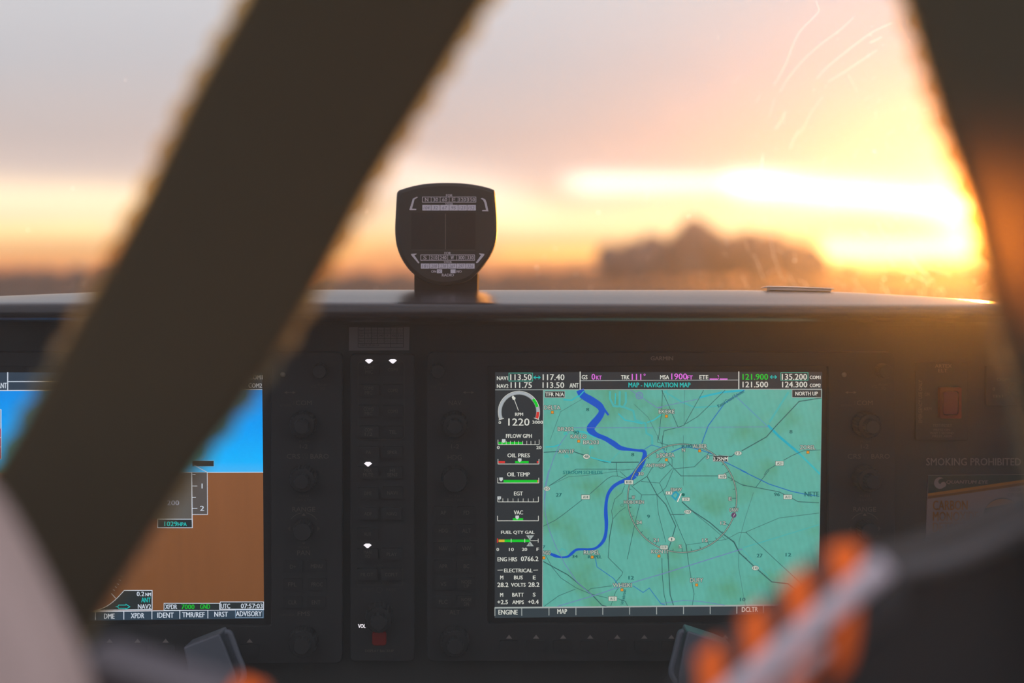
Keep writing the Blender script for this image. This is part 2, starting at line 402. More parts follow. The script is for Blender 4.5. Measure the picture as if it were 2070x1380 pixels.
g1 = glow((70, 175, 150))
for x0, y0, x1, y1 in ((*zp(zA, 203, 283), *zp(zA, 463, 374)), (*zp(zB, 1316, 278), *zp(zB, 1613, 366))): bar.frame(x0, y0, x1, y1, 1.1, g1)
for x, y in (zp(zA, 508, 333), zp(zB, 1240, 328)):
    bar.line([(x-5, y), (x+5, y)], 1.4, cyan)
    for q in (-1, 1): bar.line([(x+q*2.8, y-3.4), (x+q*6.2, y), (x+q*2.8, y+3.4)], 1.3, cyan)
bar.rect(1171.8, 750.8, 1173.8, 787, sw, 2); bar.rect(1492.5, 750.5, 1494.4, 786.5, sw, 2)
bar.line([(1174, 769.3), (1492, 767.8)], 1.4, dimw)
bar.line([(1001, 787.6), (1661.5, 786.3)], 1.5, dimw)
for a, b in (((555, 350), (637, 350)), ((663, 350), (747, 350))): bar.line([zp(zB, *a), zp(zB, *b)], 2.2, mag)
bar.line([zp(zB, 643, 308), zp(zB, 653, 325)], 1.3, mag); bar.line([zp(zB, 652, 335), zp(zB, 640, 358)], 1.3, mag)
bar.build('header_bar', scr)

eng = Ink(-0.00027)
eng.poly([(1001, 788.2), (1097.7, 788.1), (1096.2, 1227), (1000, 1227.4)], glow((44, 48, 52)), 0)
eng.line([(1098.2, 788), (1096.6, 1227)], 1.3, dimw)
cx, cy = zp(zA, 313, 702); k = 5.309
eng.ring(cx, cy, 204/k, 26/k, greyb, 1, 158, 382); eng.ring(cx, cy, 222/k, 1.1, sw, 2, 158, 382); eng.ring(cx, cy, 188/k, 0.7, dimw, 2, 158, 382)
eng.ring(cx, cy, 204/k, 30/k, green, 3, -42, -15); eng.ring(cx, cy, 204/k, 30/k, redm, 3, 0, 20)
eng.line([zp(zA, 95, 790), zp(zA, 152, 770)], 1.2, sw); eng.line([zp(zA, 530, 785), zp(zA, 474, 766)], 1.2, sw)
eng.line([zp(zA, 308, 688), zp(zA, 262, 565)], 1.2, sw); eng.poly(zA(248, 525, 278, 552, 270, 572, 250, 574, 236, 545), sw, 4)
for t, cx, cy, w, h in (('RPM', 315, 728, 84, 34), ('1220', 313, 811, 226, 78), ('0', 108, 816, 24, 32), ('3000', 514, 813, 112, 34), ('FFLOW GPH', 313, 960, 276, 42), ('0', 92, 1084, 26, 34), ('20', 527, 1084, 54, 34), ('OIL PRES', 310, 1168, 240, 42)):
    T(eng, zA, t, cx, cy, w, h, sw, off=0.02)
for t, cx, cy, w, h in (('OIL TEMP', 258, 38, 202, 36), ('EGT', 258, 210, 78, 36), ('VAC', 258, 380, 80, 36), ('FUEL QTY GAL', 252, 561, 298, 34), ('0', 72, 713, 22, 28), ('10', 195, 713, 42, 28), ('20', 313, 712, 46, 28), ('F', 432, 711, 20, 28),
    ('ENG HRS', 158, 801, 174, 38), ('0766.2', 359, 797, 155, 42), ('ELECTRICAL', 257, 902, 254, 34), ('M', 108, 965, 26, 34), ('BUS', 258, 965, 78, 34), ('E', 401, 965, 24, 34), ('28.2', 118, 1031, 98, 40), ('VOLTS', 257, 1031, 130, 34),
    ('28.2', 397, 1029, 98, 40), ('M', 107, 1121, 26, 34), ('BATT', 254, 1120, 102, 34), ('S', 400, 1119, 24, 34), ('+2.5', 116, 1186, 94, 38), ('AMPS', 255, 1187, 102, 34), ('+0.4', 392, 1184, 94, 38)):
    T(eng, zC, t, cx, cy, w, h, sw, off=0.02)
for a, b in ((70, 118), (392, 434)): eng.line([zp(zC, a, 900), zp(zC, b, 898)], 1.0, sw)
def scale(g, x0, x1, y, top, ticks=(), tt=None):
    eng.line([zp(g, x0, y), zp(g, x1, y)], 1.1, sw)
    for x in (x0, x1): eng.line([zp(g, x, top), zp(g, x, y)], 1.1, sw)
    for x in ticks: eng.line([zp(g, x, tt), zp(g, x, y)], 0.9, sw, 4)
def bx(g, x0, y0, x1, y1, m, lay=2): eng.rect(*zp(g, x0, y0), *zp(g, x1, y1), m, lay)
def bug(g, x, y, r=19):
    eng.poly(g(x-r, y-r, x+r, y-r, x+r, y+r*.3, x, y+r*1.25, x-r, y+r*.3), glow((200, 205, 205)), 6)
scale(zA, 88, 530, 1053, 1000, [88+44.2*i for i in range(1, 10)], 1014); bx(zA, 94, 1024, 355, 1049, green); bug(zA, 150, 1014)
scale(zA, 88, 528, 1261, 1206); bx(zA, 93, 1228, 163, 1252, redm); bx(zA, 272, 1228, 418, 1252, green); bx(zA, 505, 1228, 523, 1252, redm); bug(zA, 322, 1220)
scale(zC, 72, 441, 115, 68); bx(zC, 124, 88, 428, 110, green); bx(zC, 428, 88, 436, 110, orange); bug(zC, 102, 82, 16)
scale(zC, 72, 438, 285, 238, [72+45.8*i for i in range(1, 8)], 254); bug(zC, 85, 252, 16); T(eng, zC, '2', 85, 256, 15, 22, hdr, lay=8)
scale(zC, 70, 438, 455, 410); bx(zC, 208, 432, 300, 452, green); bug(zC, 247, 424, 16)
eng.line([zp(zC, 362, 634), zp(zC, 436, 634)], 1.1, sw); bx(zC, 80, 624, 133, 646, yel); bx(zC, 133, 624, 360, 646, green); bx(zC, 66, 614, 75, 652, redm)
for x in (193, 315, 436): eng.line([zp(zC, x, 616), zp(zC, x, 652)], 1.0, sw, 4)
eng.poly(zC(328, 586, 398, 586, 363, 630), dimw, 5); eng.poly(zC(330, 684, 396, 684, 363, 640), dimw, 5)
T(eng, zC, 'L', 363, 600, 14, 22, hdr, lay=7); T(eng, zC, 'R', 363, 669, 14, 22, hdr, lay=7)
eng.build('engine_gauge_strip', scr)

mp = Ink(-0.00027)
mp.poly([(1098, 788), (1661.3, 787), (1653.8, 1223), (1096.4, 1227)], LAND, 0)
def LN(g, w, m, *p, lay=3): mp.line(g(*p), w, m, lay)
def widths(g, k, m, lst, lay=2):
    P = [(Vector(zp(g, x, y)), w/k) for x, y, w in lst]; vs = []
    pts = smoothline([(p.x, p.y, w) for p, w in P], 4)
    for i, p in enumerate(pts):
        a = pts[max(i-1, 0)]; b = pts[min(i+1, len(pts)-1)]; t = Vector((b.x-a.x, b.y-a.y)).normalized(); n_ = Vector((-t.y, t.x))*p.z/2
        vs += [(p.x+n_.x, p.y+n_.y), (p.x-n_.x, p.y-n_.y)]
    mp.raw(vs, [(2*i, 2*i+1, 2*i+3, 2*i+2) for i in range(len(pts)-1)], m, lay)
# shallow water and canals
for a in ((1290, 480, 1290, 560, 1330, 640, 1380, 645), (1395, 480, 1392, 640), (1440, 650, 1540, 690, 1562, 790, 1670, 825, 1682, 930, 1742, 965, 1745, 1050), (1380, 640, 1440, 650), (1460, 490, 1462, 600, 1440, 640)): LN(zA, 4.2, cy2, *a, lay=1)
for a in ((1350, 500, 1345, 620), (1640, 830, 1560, 810, 1450, 790, 1380, 720), (1690, 815, 1760, 790, 1850, 725), (790, 570, 880, 577, 950, 530, 990, 500), (600, 1078, 690, 1074, 765, 1048)): LN(zA, 2.6, cy1, *a, lay=1)
LN(zA, 2.8, cy1, 1080, 1188, 1200, 1222, 1300, 1242, lay=4); LN(zA, 1.6, cy2, 1070, 1175, 1082, 1090, lay=1); LN(zA, 1.4, cy2, 1290, 1235, 1400, 1125, lay=1)
LN(zF, 3, cy1, 560, 180, 700, 200, 900, 290, lay=1)
LN(zB, 4.2, cy2, 1400, 490, 1195, 815, lay=1); LN(zB, 2.4, cy2, 830, 530, 1180, 860, lay=1); LN(zB, 5.0, glow((28, 165, 185)), 1180, 845, 1300, 965, 1520, 1150, lay=1); LN(zB, 4.0, cy1, 1510, 1140, 1740, 1370, lay=1)
LN(zB, 4.0, glow((40, 172, 190)), 440, 550, 560, 520, 700, 490, 850, 478, 930, 468, lay=1); LN(zB, 3.0, cy2, 60, 480, 130, 520, 260, 600, 400, 655, 640, 640, lay=1); LN(zB, 2.0, cy2, 90, 470, 110, 560, lay=1)
LN(zD, 1.8, cy2, 760, 700, 1450, 490, lay=1); LN(zD, 1.2, cy2, 760, 712, 870, 830, 990, 950, lay=1); LN(zC, 1.8, cy2, 620, 740, 650, 705, 690, 725, 700, 760, lay=1)
# main river
widths(zA, 5.309, river, [(968, 466, 84), (1000, 525, 76), (1090, 578, 80), (1180, 640, 75), (1203, 700, 66), (1165, 770, 74), (1110, 835, 80), (1082, 890, 84), (1140, 945, 52), (1240, 988, 50), (1330, 1042, 58), (1400, 1088, 50), (1500, 1105, 30), (1590, 1115, 26), (1648, 1122, 36), (1664, 1155, 46), (1645, 1230, 50), (1600, 1310, 60), (1555, 1380, 68)])
widths(zA, 5.309, river, [(1195, 632, 30), (1235, 685, 26), (1275, 737, 20)])
widths(zC, 4.451, river, [(1303, 44, 56), (1265, 75, 50), (1210, 95, 36), (1160, 115, 30), (1110, 150, 31), (1070, 205, 28), (1052, 265, 27), (1045, 330, 30), (1045, 400, 34), (1050, 480, 32), (1045, 560, 28), (1030, 620, 30), (1000, 665, 27), (955, 700, 22), (900, 712, 20), (840, 712, 20), (780, 716, 22), (740, 747, 26), (700, 778, 20), (640, 783, 16), (590, 770, 28), (545, 752, 22)])
mp.line(zA(950, 545, 1010, 480), 2, cy1, 3)
# roads
for g, w, p in ((zA, 1.8, (580, 1136, 730, 1127, 905, 1130, 1010, 1165)), (zA, 1.8, (1080, 1188, 1230, 1240, 1340, 1243, 1600, 1241)), (zF, 1.2, (80, 1140, 400, 935, 560, 845, 1260, 845, 1258, 725)), (zF, 1.0, (1260, 845, 1280, 965, 1420, 1010)),
    (zF, 1.0, (1320, 885, 1450, 1000)), (zF, 1.1, (1280, 965, 1190, 965, 1100, 1010, 800, 1275)), (zC, 1.1, (830, 268, 660, 400, 590, 450, 480, 505)), (zE, 1.0, (180, 560, 150, 640, 70, 710, 35, 840, 48, 930)),
    (zE, 1.2, (430, 455, 480, 370, 500, 350)), (zE, 1.3, (430, 455, 270, 560)), (zE, 1.7, (430, 455, 540, 660, 640, 770, 690, 880, 750, 1010, 700, 1180, 660, 1290, 665, 1380)), (zE, 1.0, (360, 510, 500, 525, 570, 530, 590, 500, 715, 365)),
    (zE, 1.0, (570, 530, 640, 690, 720, 880, 860, 1210, 890, 1380)), (zE, 1.1, (545, 660, 370, 662, 250, 555)), (zE, 1.1, (370, 662, 350, 760, 300, 960, 210, 1380)), (zE, 1.0, (545, 660, 600, 620, 640, 580, 725, 375)),
    (zE, 0.9, (540, 660, 545, 760, 560, 880, 640, 1190)), (zE, 1.3, (640, 260, 710, 345, 810, 450, 1220, 450)), (zE, 1.3, (1330, 460, 1400, 500, 1480, 545, 1546, 560)), (zE, 1.2, (725, 372, 960, 348, 1080, 230, 1180, 222)),
    (zE, 1.1, (640, 185, 710, 265, 710, 345)), (zE, 1.1, (550, 298, 600, 240)), (zE, 1.0, (560, 355, 590, 372, 690, 320)), (zE, 1.0, (550, 0, 548, 75, 660, 105, 645, 170)), (zE, 1.0, (605, 0, 600, 140)),
    (zE, 2.0, (820, 740, 920, 830, 1130, 970, 1270, 1090, 1400, 1190, 1460, 1310, 1546, 1380)), (zE, 0.9, (940, 850, 1150, 1020, 1310, 1160)), (zE, 1.6, (700, 880, 850, 880)), (zE, 0.8, (870, 1220, 1090, 1190, 1310, 1160, 1460, 1080, 1546, 1080)),
    (zE, 0.9, (190, 800, 120, 850, 48, 930, 10, 1130, 0, 1320)), (zB, 1.2, (40, 470, 110, 620, 215, 865)), (zB, 1.2, (50, 470, 40, 700, 5, 1000)), (zB, 1.2, (490, 470, 280, 845, 215, 868, 65, 905, 40, 1050)), (zB, 1.2, (720, 470, 430, 750, 290, 835)),
    (zB, 1.9, (1755, 552, 1515, 590, 1260, 860, 1165, 970, 900, 1120)), (zB, 1.7, (820, 1155, 790, 1180, 740, 1180, 650, 1165)), (zB, 1.2, (1140, 1380, 1170, 1330, 1260, 1275)), (zB, 1.2, (1350, 1220, 1440, 1170, 1560, 1120, 1750, 1110)),
    (zD, 1.4, (760, 135, 880, 155, 1090, 195, 1210, 255, 1260, 283, 1450, 293)), (zD, 1.2, (880, 155, 930, 90, 1000, 0)), (zD, 0.9, (790, 557, 1090, 430, 1450, 385)), (zD, 1.1, (790, 558, 1310, 1040, 1440, 1150)),
    (zD, 2.1, (580, 570, 685, 645, 735, 745, 870, 870, 1025, 1005, 1170, 1022, 1260, 1090, 1400, 1200)), (zD, 1.1, (255, 668, 270, 800, 300, 980, 325, 1110, 310, 1215)), (zD, 1.7, (90, 720, 100, 950, 110, 1120, 140, 1215)), (zD, 1.2, (35, 790, 40, 950, 55, 1120, 80, 1215)),
    (zC, 1.9, (480, 820, 700, 940, 860, 1070, 930, 1130, 1010, 1215, 1050, 1225)), (zC, 1.0, (500, 760, 560, 870, 640, 970, 780, 1060, 900, 1110, 1060, 1150)), (zC, 1.0, (490, 1225, 620, 1130, 770, 1070)), (zC, 1.0, (880, 1090, 910, 1065, 1100, 1040)),
    (zC, 1.0, (1090, 1220, 1130, 1100, 1190, 1010)), (zC, 1.1, (1110, 430, 1080, 600, 1065, 785, 1195, 915, 1190, 940, 1130, 1010)), (zC, 1.2, (1150, 1155, 1220, 1180, 1240, 1220))):
    LN(g, w, road, *p)
for g, p in ((zF, (80, 1140, 420, 980, 820, 945, 1050, 912, 1570, 840, 1590, 880)), (zE, (0, 380, 280, 375)), (zD, (860, 200, 780, 450, 730, 640, 725, 870, 770, 1130, 790, 1220)), (zA, (650, 1000, 760, 700, 1000, 560)), (zB, (285, 470, 280, 840)), (zE, (835, 0, 835, 560)), (zA, (1550, 620, 1700, 760, 1840, 1040))): LN(g, 0.8, road2, *p)
# blue rivers
for g, w, p in ((zE, 1.1, (400, 155, 480, 105, 600, 140, 640, 200)), (zE, 1.6, (700, 185, 830, 130, 900, 130, 1010, 155, 1170, 210, 1300, 295, 1546, 415)), (zB, 1.7, (925, 470, 715, 610, 540, 850, 470, 1040)), (zD, 1.7, (745, 0, 1000, 125, 1200, 190, 1320, 215, 1450, 235)),
    (zC, 1.2, (950, 790, 965, 870, 1110, 970, 1150, 1020)), (zC, 1.2, (1290, 1040, 1380, 1100, 1435, 1060, 1540, 1200, 1580, 1215))): LN(g, w, blue, *p, lay=4)
# airspace boundaries
for g, w, p in ((zF, 1.1, (430, 190, 270, 420, 170, 640, 90, 880, 30, 1150, 10, 1380)), (zC, 1.1, (530, 0, 500, 130, 492, 250, 500, 400, 540, 550, 600, 700, 680, 850, 780, 1000, 880, 1090, 930, 1130)), (zF, 1.1, (515, 125, 1898, 125)), (zB, 1.1, (0, 872, 1180, 862, 830, 530)),
    (zB, 1.0, (0, 655, 110, 630, 430, 565)), (zA, 1.1, (1510, 466, 1800, 660, 1850, 655)), (zD, 1.4, (0, 945, 760, 708)), (zC, 1.2, (610, 1225, 930, 1130, 1140, 1060, 1290, 1010, 1558, 930)), (zD, 1.1, (30, 1200, 90, 1190, 230, 1172, 380, 1180, 600, 1215))): LN(g, w, purp, *p, lay=5)
# compass rose
cx, cy = zp(zE, 823, 700); rr = 110.0
mp.ring(cx, cy, rr, 3.2, road, 6, 0, 360, 96, ry=109.4); mp.ring(cx, cy, rr, 1.0, glow((170, 172, 155)), 7, 0, 360, 96, ry=109.4)
for i in range(36):
    a = R_(i*10); q = 9 if i % 3 == 0 else 5.5
    u = Vector((math.cos(a), math.sin(a)*.995)); mp.line([tuple(Vector((cx, cy))+u*(rr-q)), tuple(Vector((cx, cy))+u*rr)], 1.3, road, 6)
for t, x, y in (('N', 838, 162), ('3', 1108, 240), ('6', 1297, 440), ('E', 1358, 706), ('12', 1280, 975), ('15', 1078, 1168), ('S', 800, 1238), ('21', 530, 1165), ('24', 342, 968), ('W', 278, 690), ('30', 362, 426), ('33', 565, 230)):
    T(mp, zE, t, x, y, 30*len(t) if len(t) > 1 else 32, 36, lab, lay=10, halo=halo)
# shields
def shield(g, t, x, y, w=78, h=44, rnd=True, sc=None):
    x, y = zp(g, x, y); s = sc or (5.309 if g in (zA, zB) else 4.451 if g in (zC, zD) else 5.521)
    w, h = w/s, h/s
    if rnd: mp.disc(x, y, w/2+.6, halo, 8, 24, h/2+.6); mp.disc(x, y, w/2, lab, 9, 24, h/2)
    else: mp.rect(x-w/2-.8, y-h/2-.8, x+w/2+.8, y+h/2+.8, halo, 8); mp.rect(x-w/2, y-h/2, x+w/2, y+h/2, lab, 9)
    mp.ctext(t, x, y, w*(.12 if t == '1' else .62), h*.6, halo, lay=10, off=0.03)
shield(zA, '48', 1038, 1181, 72, 50); shield(zB, '12', 860, 1146, 76, 44); shield(zE, '10', 885, 851, 78, 44); shield(zE, '1', 705, 1156, 76, 50); shield(zD, '10', 877, 880, 60, 38)
shield(zC, '10', 514, 166, 56, 38); shield(zC, 'A14', 862, 242, 72, 38, False); shield(zC, 'R10', 1252, 108, 76, 36, False); shield(zB, 'A21', 1305, 1254, 84, 44, False); shield(zD, 'A13', 580, 58, 72, 36, False)
shield(zD, 'A13', 1168, 241, 74, 38, False); shield(zC, 'A12', 1106, 1156, 72, 38, False); shield(zE, 'E19', 620, 1246, 82, 40, False); shield(zE, '11', 676, 641, 70, 34, False); shield(zE, '29', 864, 711, 82, 36, False)
# waypoints
for g, t, x, y, w, h in ((zA, 'DELTA', 672, 655, 172, 42), (zA, 'BR202', 815, 885, 170, 40), (zA, 'KALLO', 953, 966, 170, 40), (zA, 'BR203', 1087, 1028, 168, 42), (zA, 'AW11F', 820, 1126, 168, 42), (zB, 'EKERE', 93, 698, 168, 40), (zB, 'ZOREL', 1606, 1082, 164, 42),
    (zB, 'ALBER', 450, 1070, 150, 42), (zE, 'PORTA', 655, 218, 160, 44), (zE, 'ANTWERP', 530, 333, 224, 36), (zE, 'HOBOKEN', 284, 742, 222, 36), (zE, 'KONTI', 568, 1293, 180, 42), (zE, 'EBAW', 757, 603, 120, 34), (zC, 'RUPEL', 918, 740, 142, 36),
    (zC, 'WHISKI', 1192, 1034, 168, 36), (zC, 'NGO', 514, 742, 66, 36), (zD, 'DUFY', 348, 989, 114, 36), (zD, 'ONW', 682, 357, 80, 34)):
    T(mp, g, t, x, y, w, h, lab, lay=11, halo=halo)
for g, x, y in ((zA, 672, 706), (zA, 955, 1016), (zB, 91, 748), (zB, 447, 1120), (zB, 91, 1216), (zB, 1610, 1135), (zC, 922, 782), (zC, 1522, 772), (zC, 1190, 1076), (zC, 486, 788), (zD, 348, 1032)):
    x, y = zp(g, x, y); mp.rect(x-3.1, y-3.1, x+3.1, y+3.1, glow((120, 100, 50)), 9); mp.rect(x-2.2, y-2.2, x+2.2, y+2.2, orange, 10)
for x, y in ((813, 932), (1090, 1080), (823, 1178)):
    mp.line(zA(x-20, y+8, x-8, y-10, x+8, y-10, x+20, y+8, x-20, y+8), 1.1, cyan, 9)
x, y = zp(zA, 1606, 527); mp.line([(x+7*math.cos(R_(45*i)), y+7*math.sin(R_(45*i))) for i in range(9)], 1.6, purp, 8); mp.ring(x, y, 3.2, 1.2, purp, 8, n=14)
x, y = zp(zD, 683, 404); mp.disc(x, y, 5.2, glow((92, 60, 96)), 9); mp.line([(x-1, y+3), (x+2, y-3)], 0.9, lab, 10)
x, y = zp(zE, 750, 670); mp.line([(x-8, y), (x, y-8), (x+6, y-2), (x, y+8), (x-8, y)], 3.2, glow((28, 150, 178)), 8)
mp.line(zE(812, 645, 770, 740), 3.4, halo, 9); mp.line(zE(812, 645, 770, 740), 2.2, glow((225, 230, 220)), 10)
x, y = zp(zE, 835, 660); mp.disc(x, y, 3.3, glow((25, 100, 90)), 8)
for x, y in ((392, 372), (152, 778)): x, y = zp(zE, x, y); mp.ring(x, y, 2.8, 0.7, road, 8, n=16)
# map figures
for g, t, x, y, w, h in ((zC, '27', 622, 222, 50, 34), (zC, '9', 1428, 417, 24, 32), (zC, '12', 1273, 967, 46, 32), (zD, '27', 915, 768, 50, 32), (zD, '12', 1174, 760, 48, 32), (zD, '10', 763, 1163, 48, 32), (zD, '96', 1071, 218, 50, 32), (zA, '8', 1051, 676, 30, 36),
    (zA, '90', 928, 922, 60, 36), (zA, '8', 1535, 1160, 30, 38), (zB, '8', 1428, 915, 30, 38), (zC, '34', 766, 776, 48, 28), (zC, '7', 488, 690, 20, 28), (zC, 'RUPEL', 946, 780, 124, 28), (zD, 'NETE', 1385, 215, 128, 42)):
    T(mp, g, t, x, y, w, h, dteal, lay=7, off=0.05)
T(mp, zF, 'STROOM SCHELDE', 675, 901, 690, 56, glow((16, 118, 118)), lay=8, off=0.06)
x, y = zp(zB, 780, 560); mp.ctext('Kanaal Dessel-Schoten', x, y, 60, 7, glow((18, 100, 112)), rot=-31, lay=8, off=0.05)
x, y = zp(zC, 1203, 1140); mp.ctext('Willebroek', x, y, 32, 6, dteal, rot=-80, lay=8, off=0.06)
x, y = zp(zB, 350, 1068); mp.ctext('SCHOTEN', x, y, 36, 6.5, glow((20, 92, 104)), lay=8, off=0.06)
# inset boxes
for x0, y0, x1, y1 in ((*zp(zA, 589, 477), *zp(zA, 808, 552)), (*zp(zB, 1437, 462), *zp(zB, 1757, 550))): mp.rect(x0, y0, x1, y1, glow((46, 50, 52)), 12); mp.frame(x0, y0, x1, y1, 1.0, dimw, 13)
T(mp, zA, 'TFR N/A', 697, 514, 198, 42, sw, lay=14, off=0.02); T(mp, zB, 'NORTH UP', 1595, 506, 238, 42, sw, lay=14, off=0.02)
x, y = zp(zE, 1252, 258); mp.rect(x-15.5, y-6, x+15.5, y+6, glow((40, 44, 46)), 12); mp.frame(x-15.5, y-6, x+15.5, y+6, .9, dimw, 13); mp.ctext('3.75NM', x, y+.4, 28.5, 7.4, sw, lay=14, off=0.02)
mp.line([(1661.4, 787), (1653.9, 1223)], 1.2, glow((110, 160, 155)), 4)
mp.build('moving_map', scr)

sk = Ink(-0.00027)
sk.poly([(1000, 1229), (1653.6, 1222.8), (1653.2, 1240.5), (1000, 1248.5)], glow((50, 60, 66)), 0)
sk.line([(1000, 1228.2), (1653.5, 1222.2)], 3.0, dimw, 3)
for i, x in enumerate((1000.4, 1054.7, 1109.7, 1164.2, 1218.5, 1272.9, 1327.3, 1381.7, 1435.6, 1489.5, 1543.4, 1597.2, 1651)):
    yy = 1228-(x-1000)*.0095; sk.rect(x-.8, yy, x+.8, yy+16.5, dimw, 4)
T(sk, zC, 'ENGINE', 165, 1277, 172, 44, sw, off=0.02); T(sk, zC, 'MAP', 652, 1270, 86, 42, sw, off=0.02); T(sk, zD, 'DCLTR', 828, 1253, 144, 44, sw, off=0.02)
sk.build('softkey_bar', scr)
ik = Ink(0.00305); ik.ctext('GARMIN', 1338, 724, 45, 8, LETB, off=0.04); ik.build('logo', mfd)
def tri(ik, x, y, m, s=6.5): ik.poly([(x-s, y+3.5), (x+s, y+3.5), (x, y-4.5)], m, 2)
def softkeys(par, xs, y):
    for x in xs:
        k = slab('softkey', rrect(x-19, y+8, x+19, y+30, 3, 3), 0.002, 0.0045, KEYM, par)
        ik = Ink(0.00305); tri(ik, x, y, LETB); ik.build('softkey_mark', k)
softkeys(mfd, [1029+54.7*i for i in range(12)], 1287)
def bezel_legends(par, cx, side):
    "side 'com' (right edge of a display) or 'nav' (left edge)"
    ik = Ink(0.00305)
    if side == 'com':
        arrows(ik, cx-28, 793, 23, LETT); ik.ctext('COM', cx, 814, 32, 9.5, LETT); ik.ctext('EMERG', cx-36, 819, 22, 4.5, LETD); ik.line([(cx-20, 810), (cx-20, 818), (cx-24, 818)], .7, LETD)
        ik.ctext('VOL', cx+20, 781, 13, 6, LETD); ik.ctext('PUSH', cx+37, 777, 17, 4.5, LETD); ik.ctext('SQ', cx+38, 785, 9, 6, LETD)
        ik.ctext('PUSH', cx+1, 892, 20, 5, LETD); ik.ctext('1-2', cx, 902, 16, 8.5, LETT); ik.ctext('CRS', cx-21, 922, 27, 9.5, LETT); ik.ctext('BARO', cx+32, 922, 37, 9.5, LETT)
        ik.ring(cx+2.5, 922, 6, .8, LETD, n=20); ik.line([(cx-1, 925), (cx+2.5, 918), (cx+6, 925), (cx-1, 925)], .7, LETD)
        ik.ctext('PUSH', cx, 1002, 20, 5, LETD); ik.ctext('CRS CTR', cx, 1010, 32, 5.5, LETD); ik.ctext('RANGE', cx, 1029, 46, 9.5, LETT)
        ik.ring(cx, 1068, 32, 1, LETT, 2, 216, 262); ik.ring(cx, 1068, 32, 1, LETT, 2, 278, 324); ik.poly([(cx-4, 1042), (cx+4, 1042), (cx, 1036.5)], LETT)
        ik.poly([(cx-33, 1068), (cx-27, 1063), (cx-27, 1073)], LETD); ik.poly([(cx+33, 1068), (cx+27, 1063), (cx+27, 1073)], LETD); ik.poly([(cx-4, 1096), (cx+4, 1096), (cx, 1101)], LETD)
        ik.ctext('PUSH', cx, 1106, 20, 5, LETD); ik.ctext('PAN', cx, 1117, 26, 9.5, LETT); ik.ctext('FMS', cx, 1240, 25, 9, LETT); ik.ctext('PUSH CRSR', cx-34, 1242, 30, 4.5, LETD)
        ik.build('bezel_lettering', par)
        knob(cx+34, 748, 15, .010, par, inner=False); knob(cx, 856, 27, .011, par); knob(cx, 965, 27, .011, par); knob(cx, 1068, 20, .011, par, inner=False, name='joystick_knob'); knob(cx, 1292, 30, .011, par)
        for x, y, t in ((cx-22, 1145, 'D+'), (cx+26, 1144, 'MENU'), (cx-23, 1181, 'FPL'), (cx+27, 1181, 'PROC'), (cx-23, 1217, 'CLR'), (cx+25, 1217, 'ENT')): key(x, y, 38, 24, [t], par)
        lathe('light_sensor', at(cx-42, 757, .003), PN, [(0, .0018), (.0006, .0017), (.0011, .001), (.0012, .0003)], pbr('sensor_lens', (0.10, 0.09, 0.07), 0.25), par, 20)
    else:
        arrows(ik, cx+28, 793, 23, LETT); ik.ctext('NAV', cx+1, 814, 26, 9.5, LETT); ik.ctext('VOL', cx-42, 782, 13, 6, LETD); ik.ctext('PUSH', cx-24, 777, 17, 4.5, LETD); ik.ctext('ID', cx-25, 786, 7, 6, LETD)
        ik.ctext('PUSH', cx+1, 892, 20, 5, LETD); ik.ctext('1-2', cx+1, 902, 16, 8.5, LETT); ik.ctext('HDG', cx, 924, 28, 9.5, LETT); ik.ctext('PUSH', cx, 1002, 20, 5, LETD); ik.ctext('HDG SYNC', cx, 1010, 38, 5.5, LETD); ik.ctext('ALT', cx, 1237, 21, 9, LETT)
        ik.build('bezel_lettering', par)
        knob(cx-34, 748, 15, .010, par, inner=False); knob(cx, 856, 27, .011, par); knob(cx, 965, 27, .011, par, inner=False); knob(cx, 1292, 30, .011, par)
        for i, (a, b) in enumerate((('AP', 'FD'), ('HDG', 'ALT'), ('NAV', 'VNV'), ('APR', 'BC'), ('VS', 'NOSE UP'), ('FLC', 'NOSE DN'))):
            y = 1036+36*i; key(cx-23, y, 38, 24, [a], par); key(cx+24, y, 38, 24, b.split(), par, fs=8 if ' ' not in b else 7)
bezel_legends(mfd, 1748, 'com'); bezel_legends(mfd, 919, 'nav')

# ------------------------------------------------------------------ left display: attitude picture
pfd = empty('primary_flight_display', at(200, 1330, 0), 'lit cockpit display showing blue sky over brown ground behind the dark strap', 'cockpit display')
frame_slab('bezel', rrect(-300, 712, 692, 1340, 12, 5), rrect(-165, 740, 548, 1264, 4, 5), -0.006, 0.003, BEZ, pfd)
scr2 = slab('screen', [(-171, 734), (554, 734), (554, 1270), (-171, 1270)], -0.006, -0.0003, GLASS_BLACK, pfd)
pf = Ink(-0.00027)
skym = rampmat('display_sky', [(0, (0, 138, 232)), (0.5, (0, 160, 248)), (0.85, (10, 178, 255)), (1, (70, 180, 245))], at(300, 789), at(300, 955), 0.02)
gndm = rampmat('display_ground', [(0, (134, 84, 50)), (1, (118, 74, 42))], at(300, 955), at(300, 1230), 0.09)
bh = glow((48, 62, 78)); lt = glow((205, 215, 228)); bluel = glow((110, 180, 230)); tape = glow((92, 88, 84)); dk = glow((38, 44, 46))
pf.poly([(-150, 752.5), (530, 751.8), (530.2, 787), (-150, 789.4)], bh, 0); pf.poly([(-150, 789), (530.2, 787), (531.8, 954.5), (-149, 956)], skym, 0); pf.poly([(-149, 956), (531.8, 954.5), (533.6, 1233), (-148, 1240)], gndm, 0)
pf.line([(-149, 956), (532, 954.3)], 1.3, lt); pf.line([(-150, 789.6), (530, 787)], 1.5, lt); pf.rect(14.6, 752, 16.6, 789.5, lt, 3); pf.line([(16, 771), (420, 769.5)], 1.6, lt)
pf.text('ANT', -5, 773.5, 13.5, 784.5, lt, off=0.02); pf.rect(388, 751.8, 390, 787.5, lt, 3)
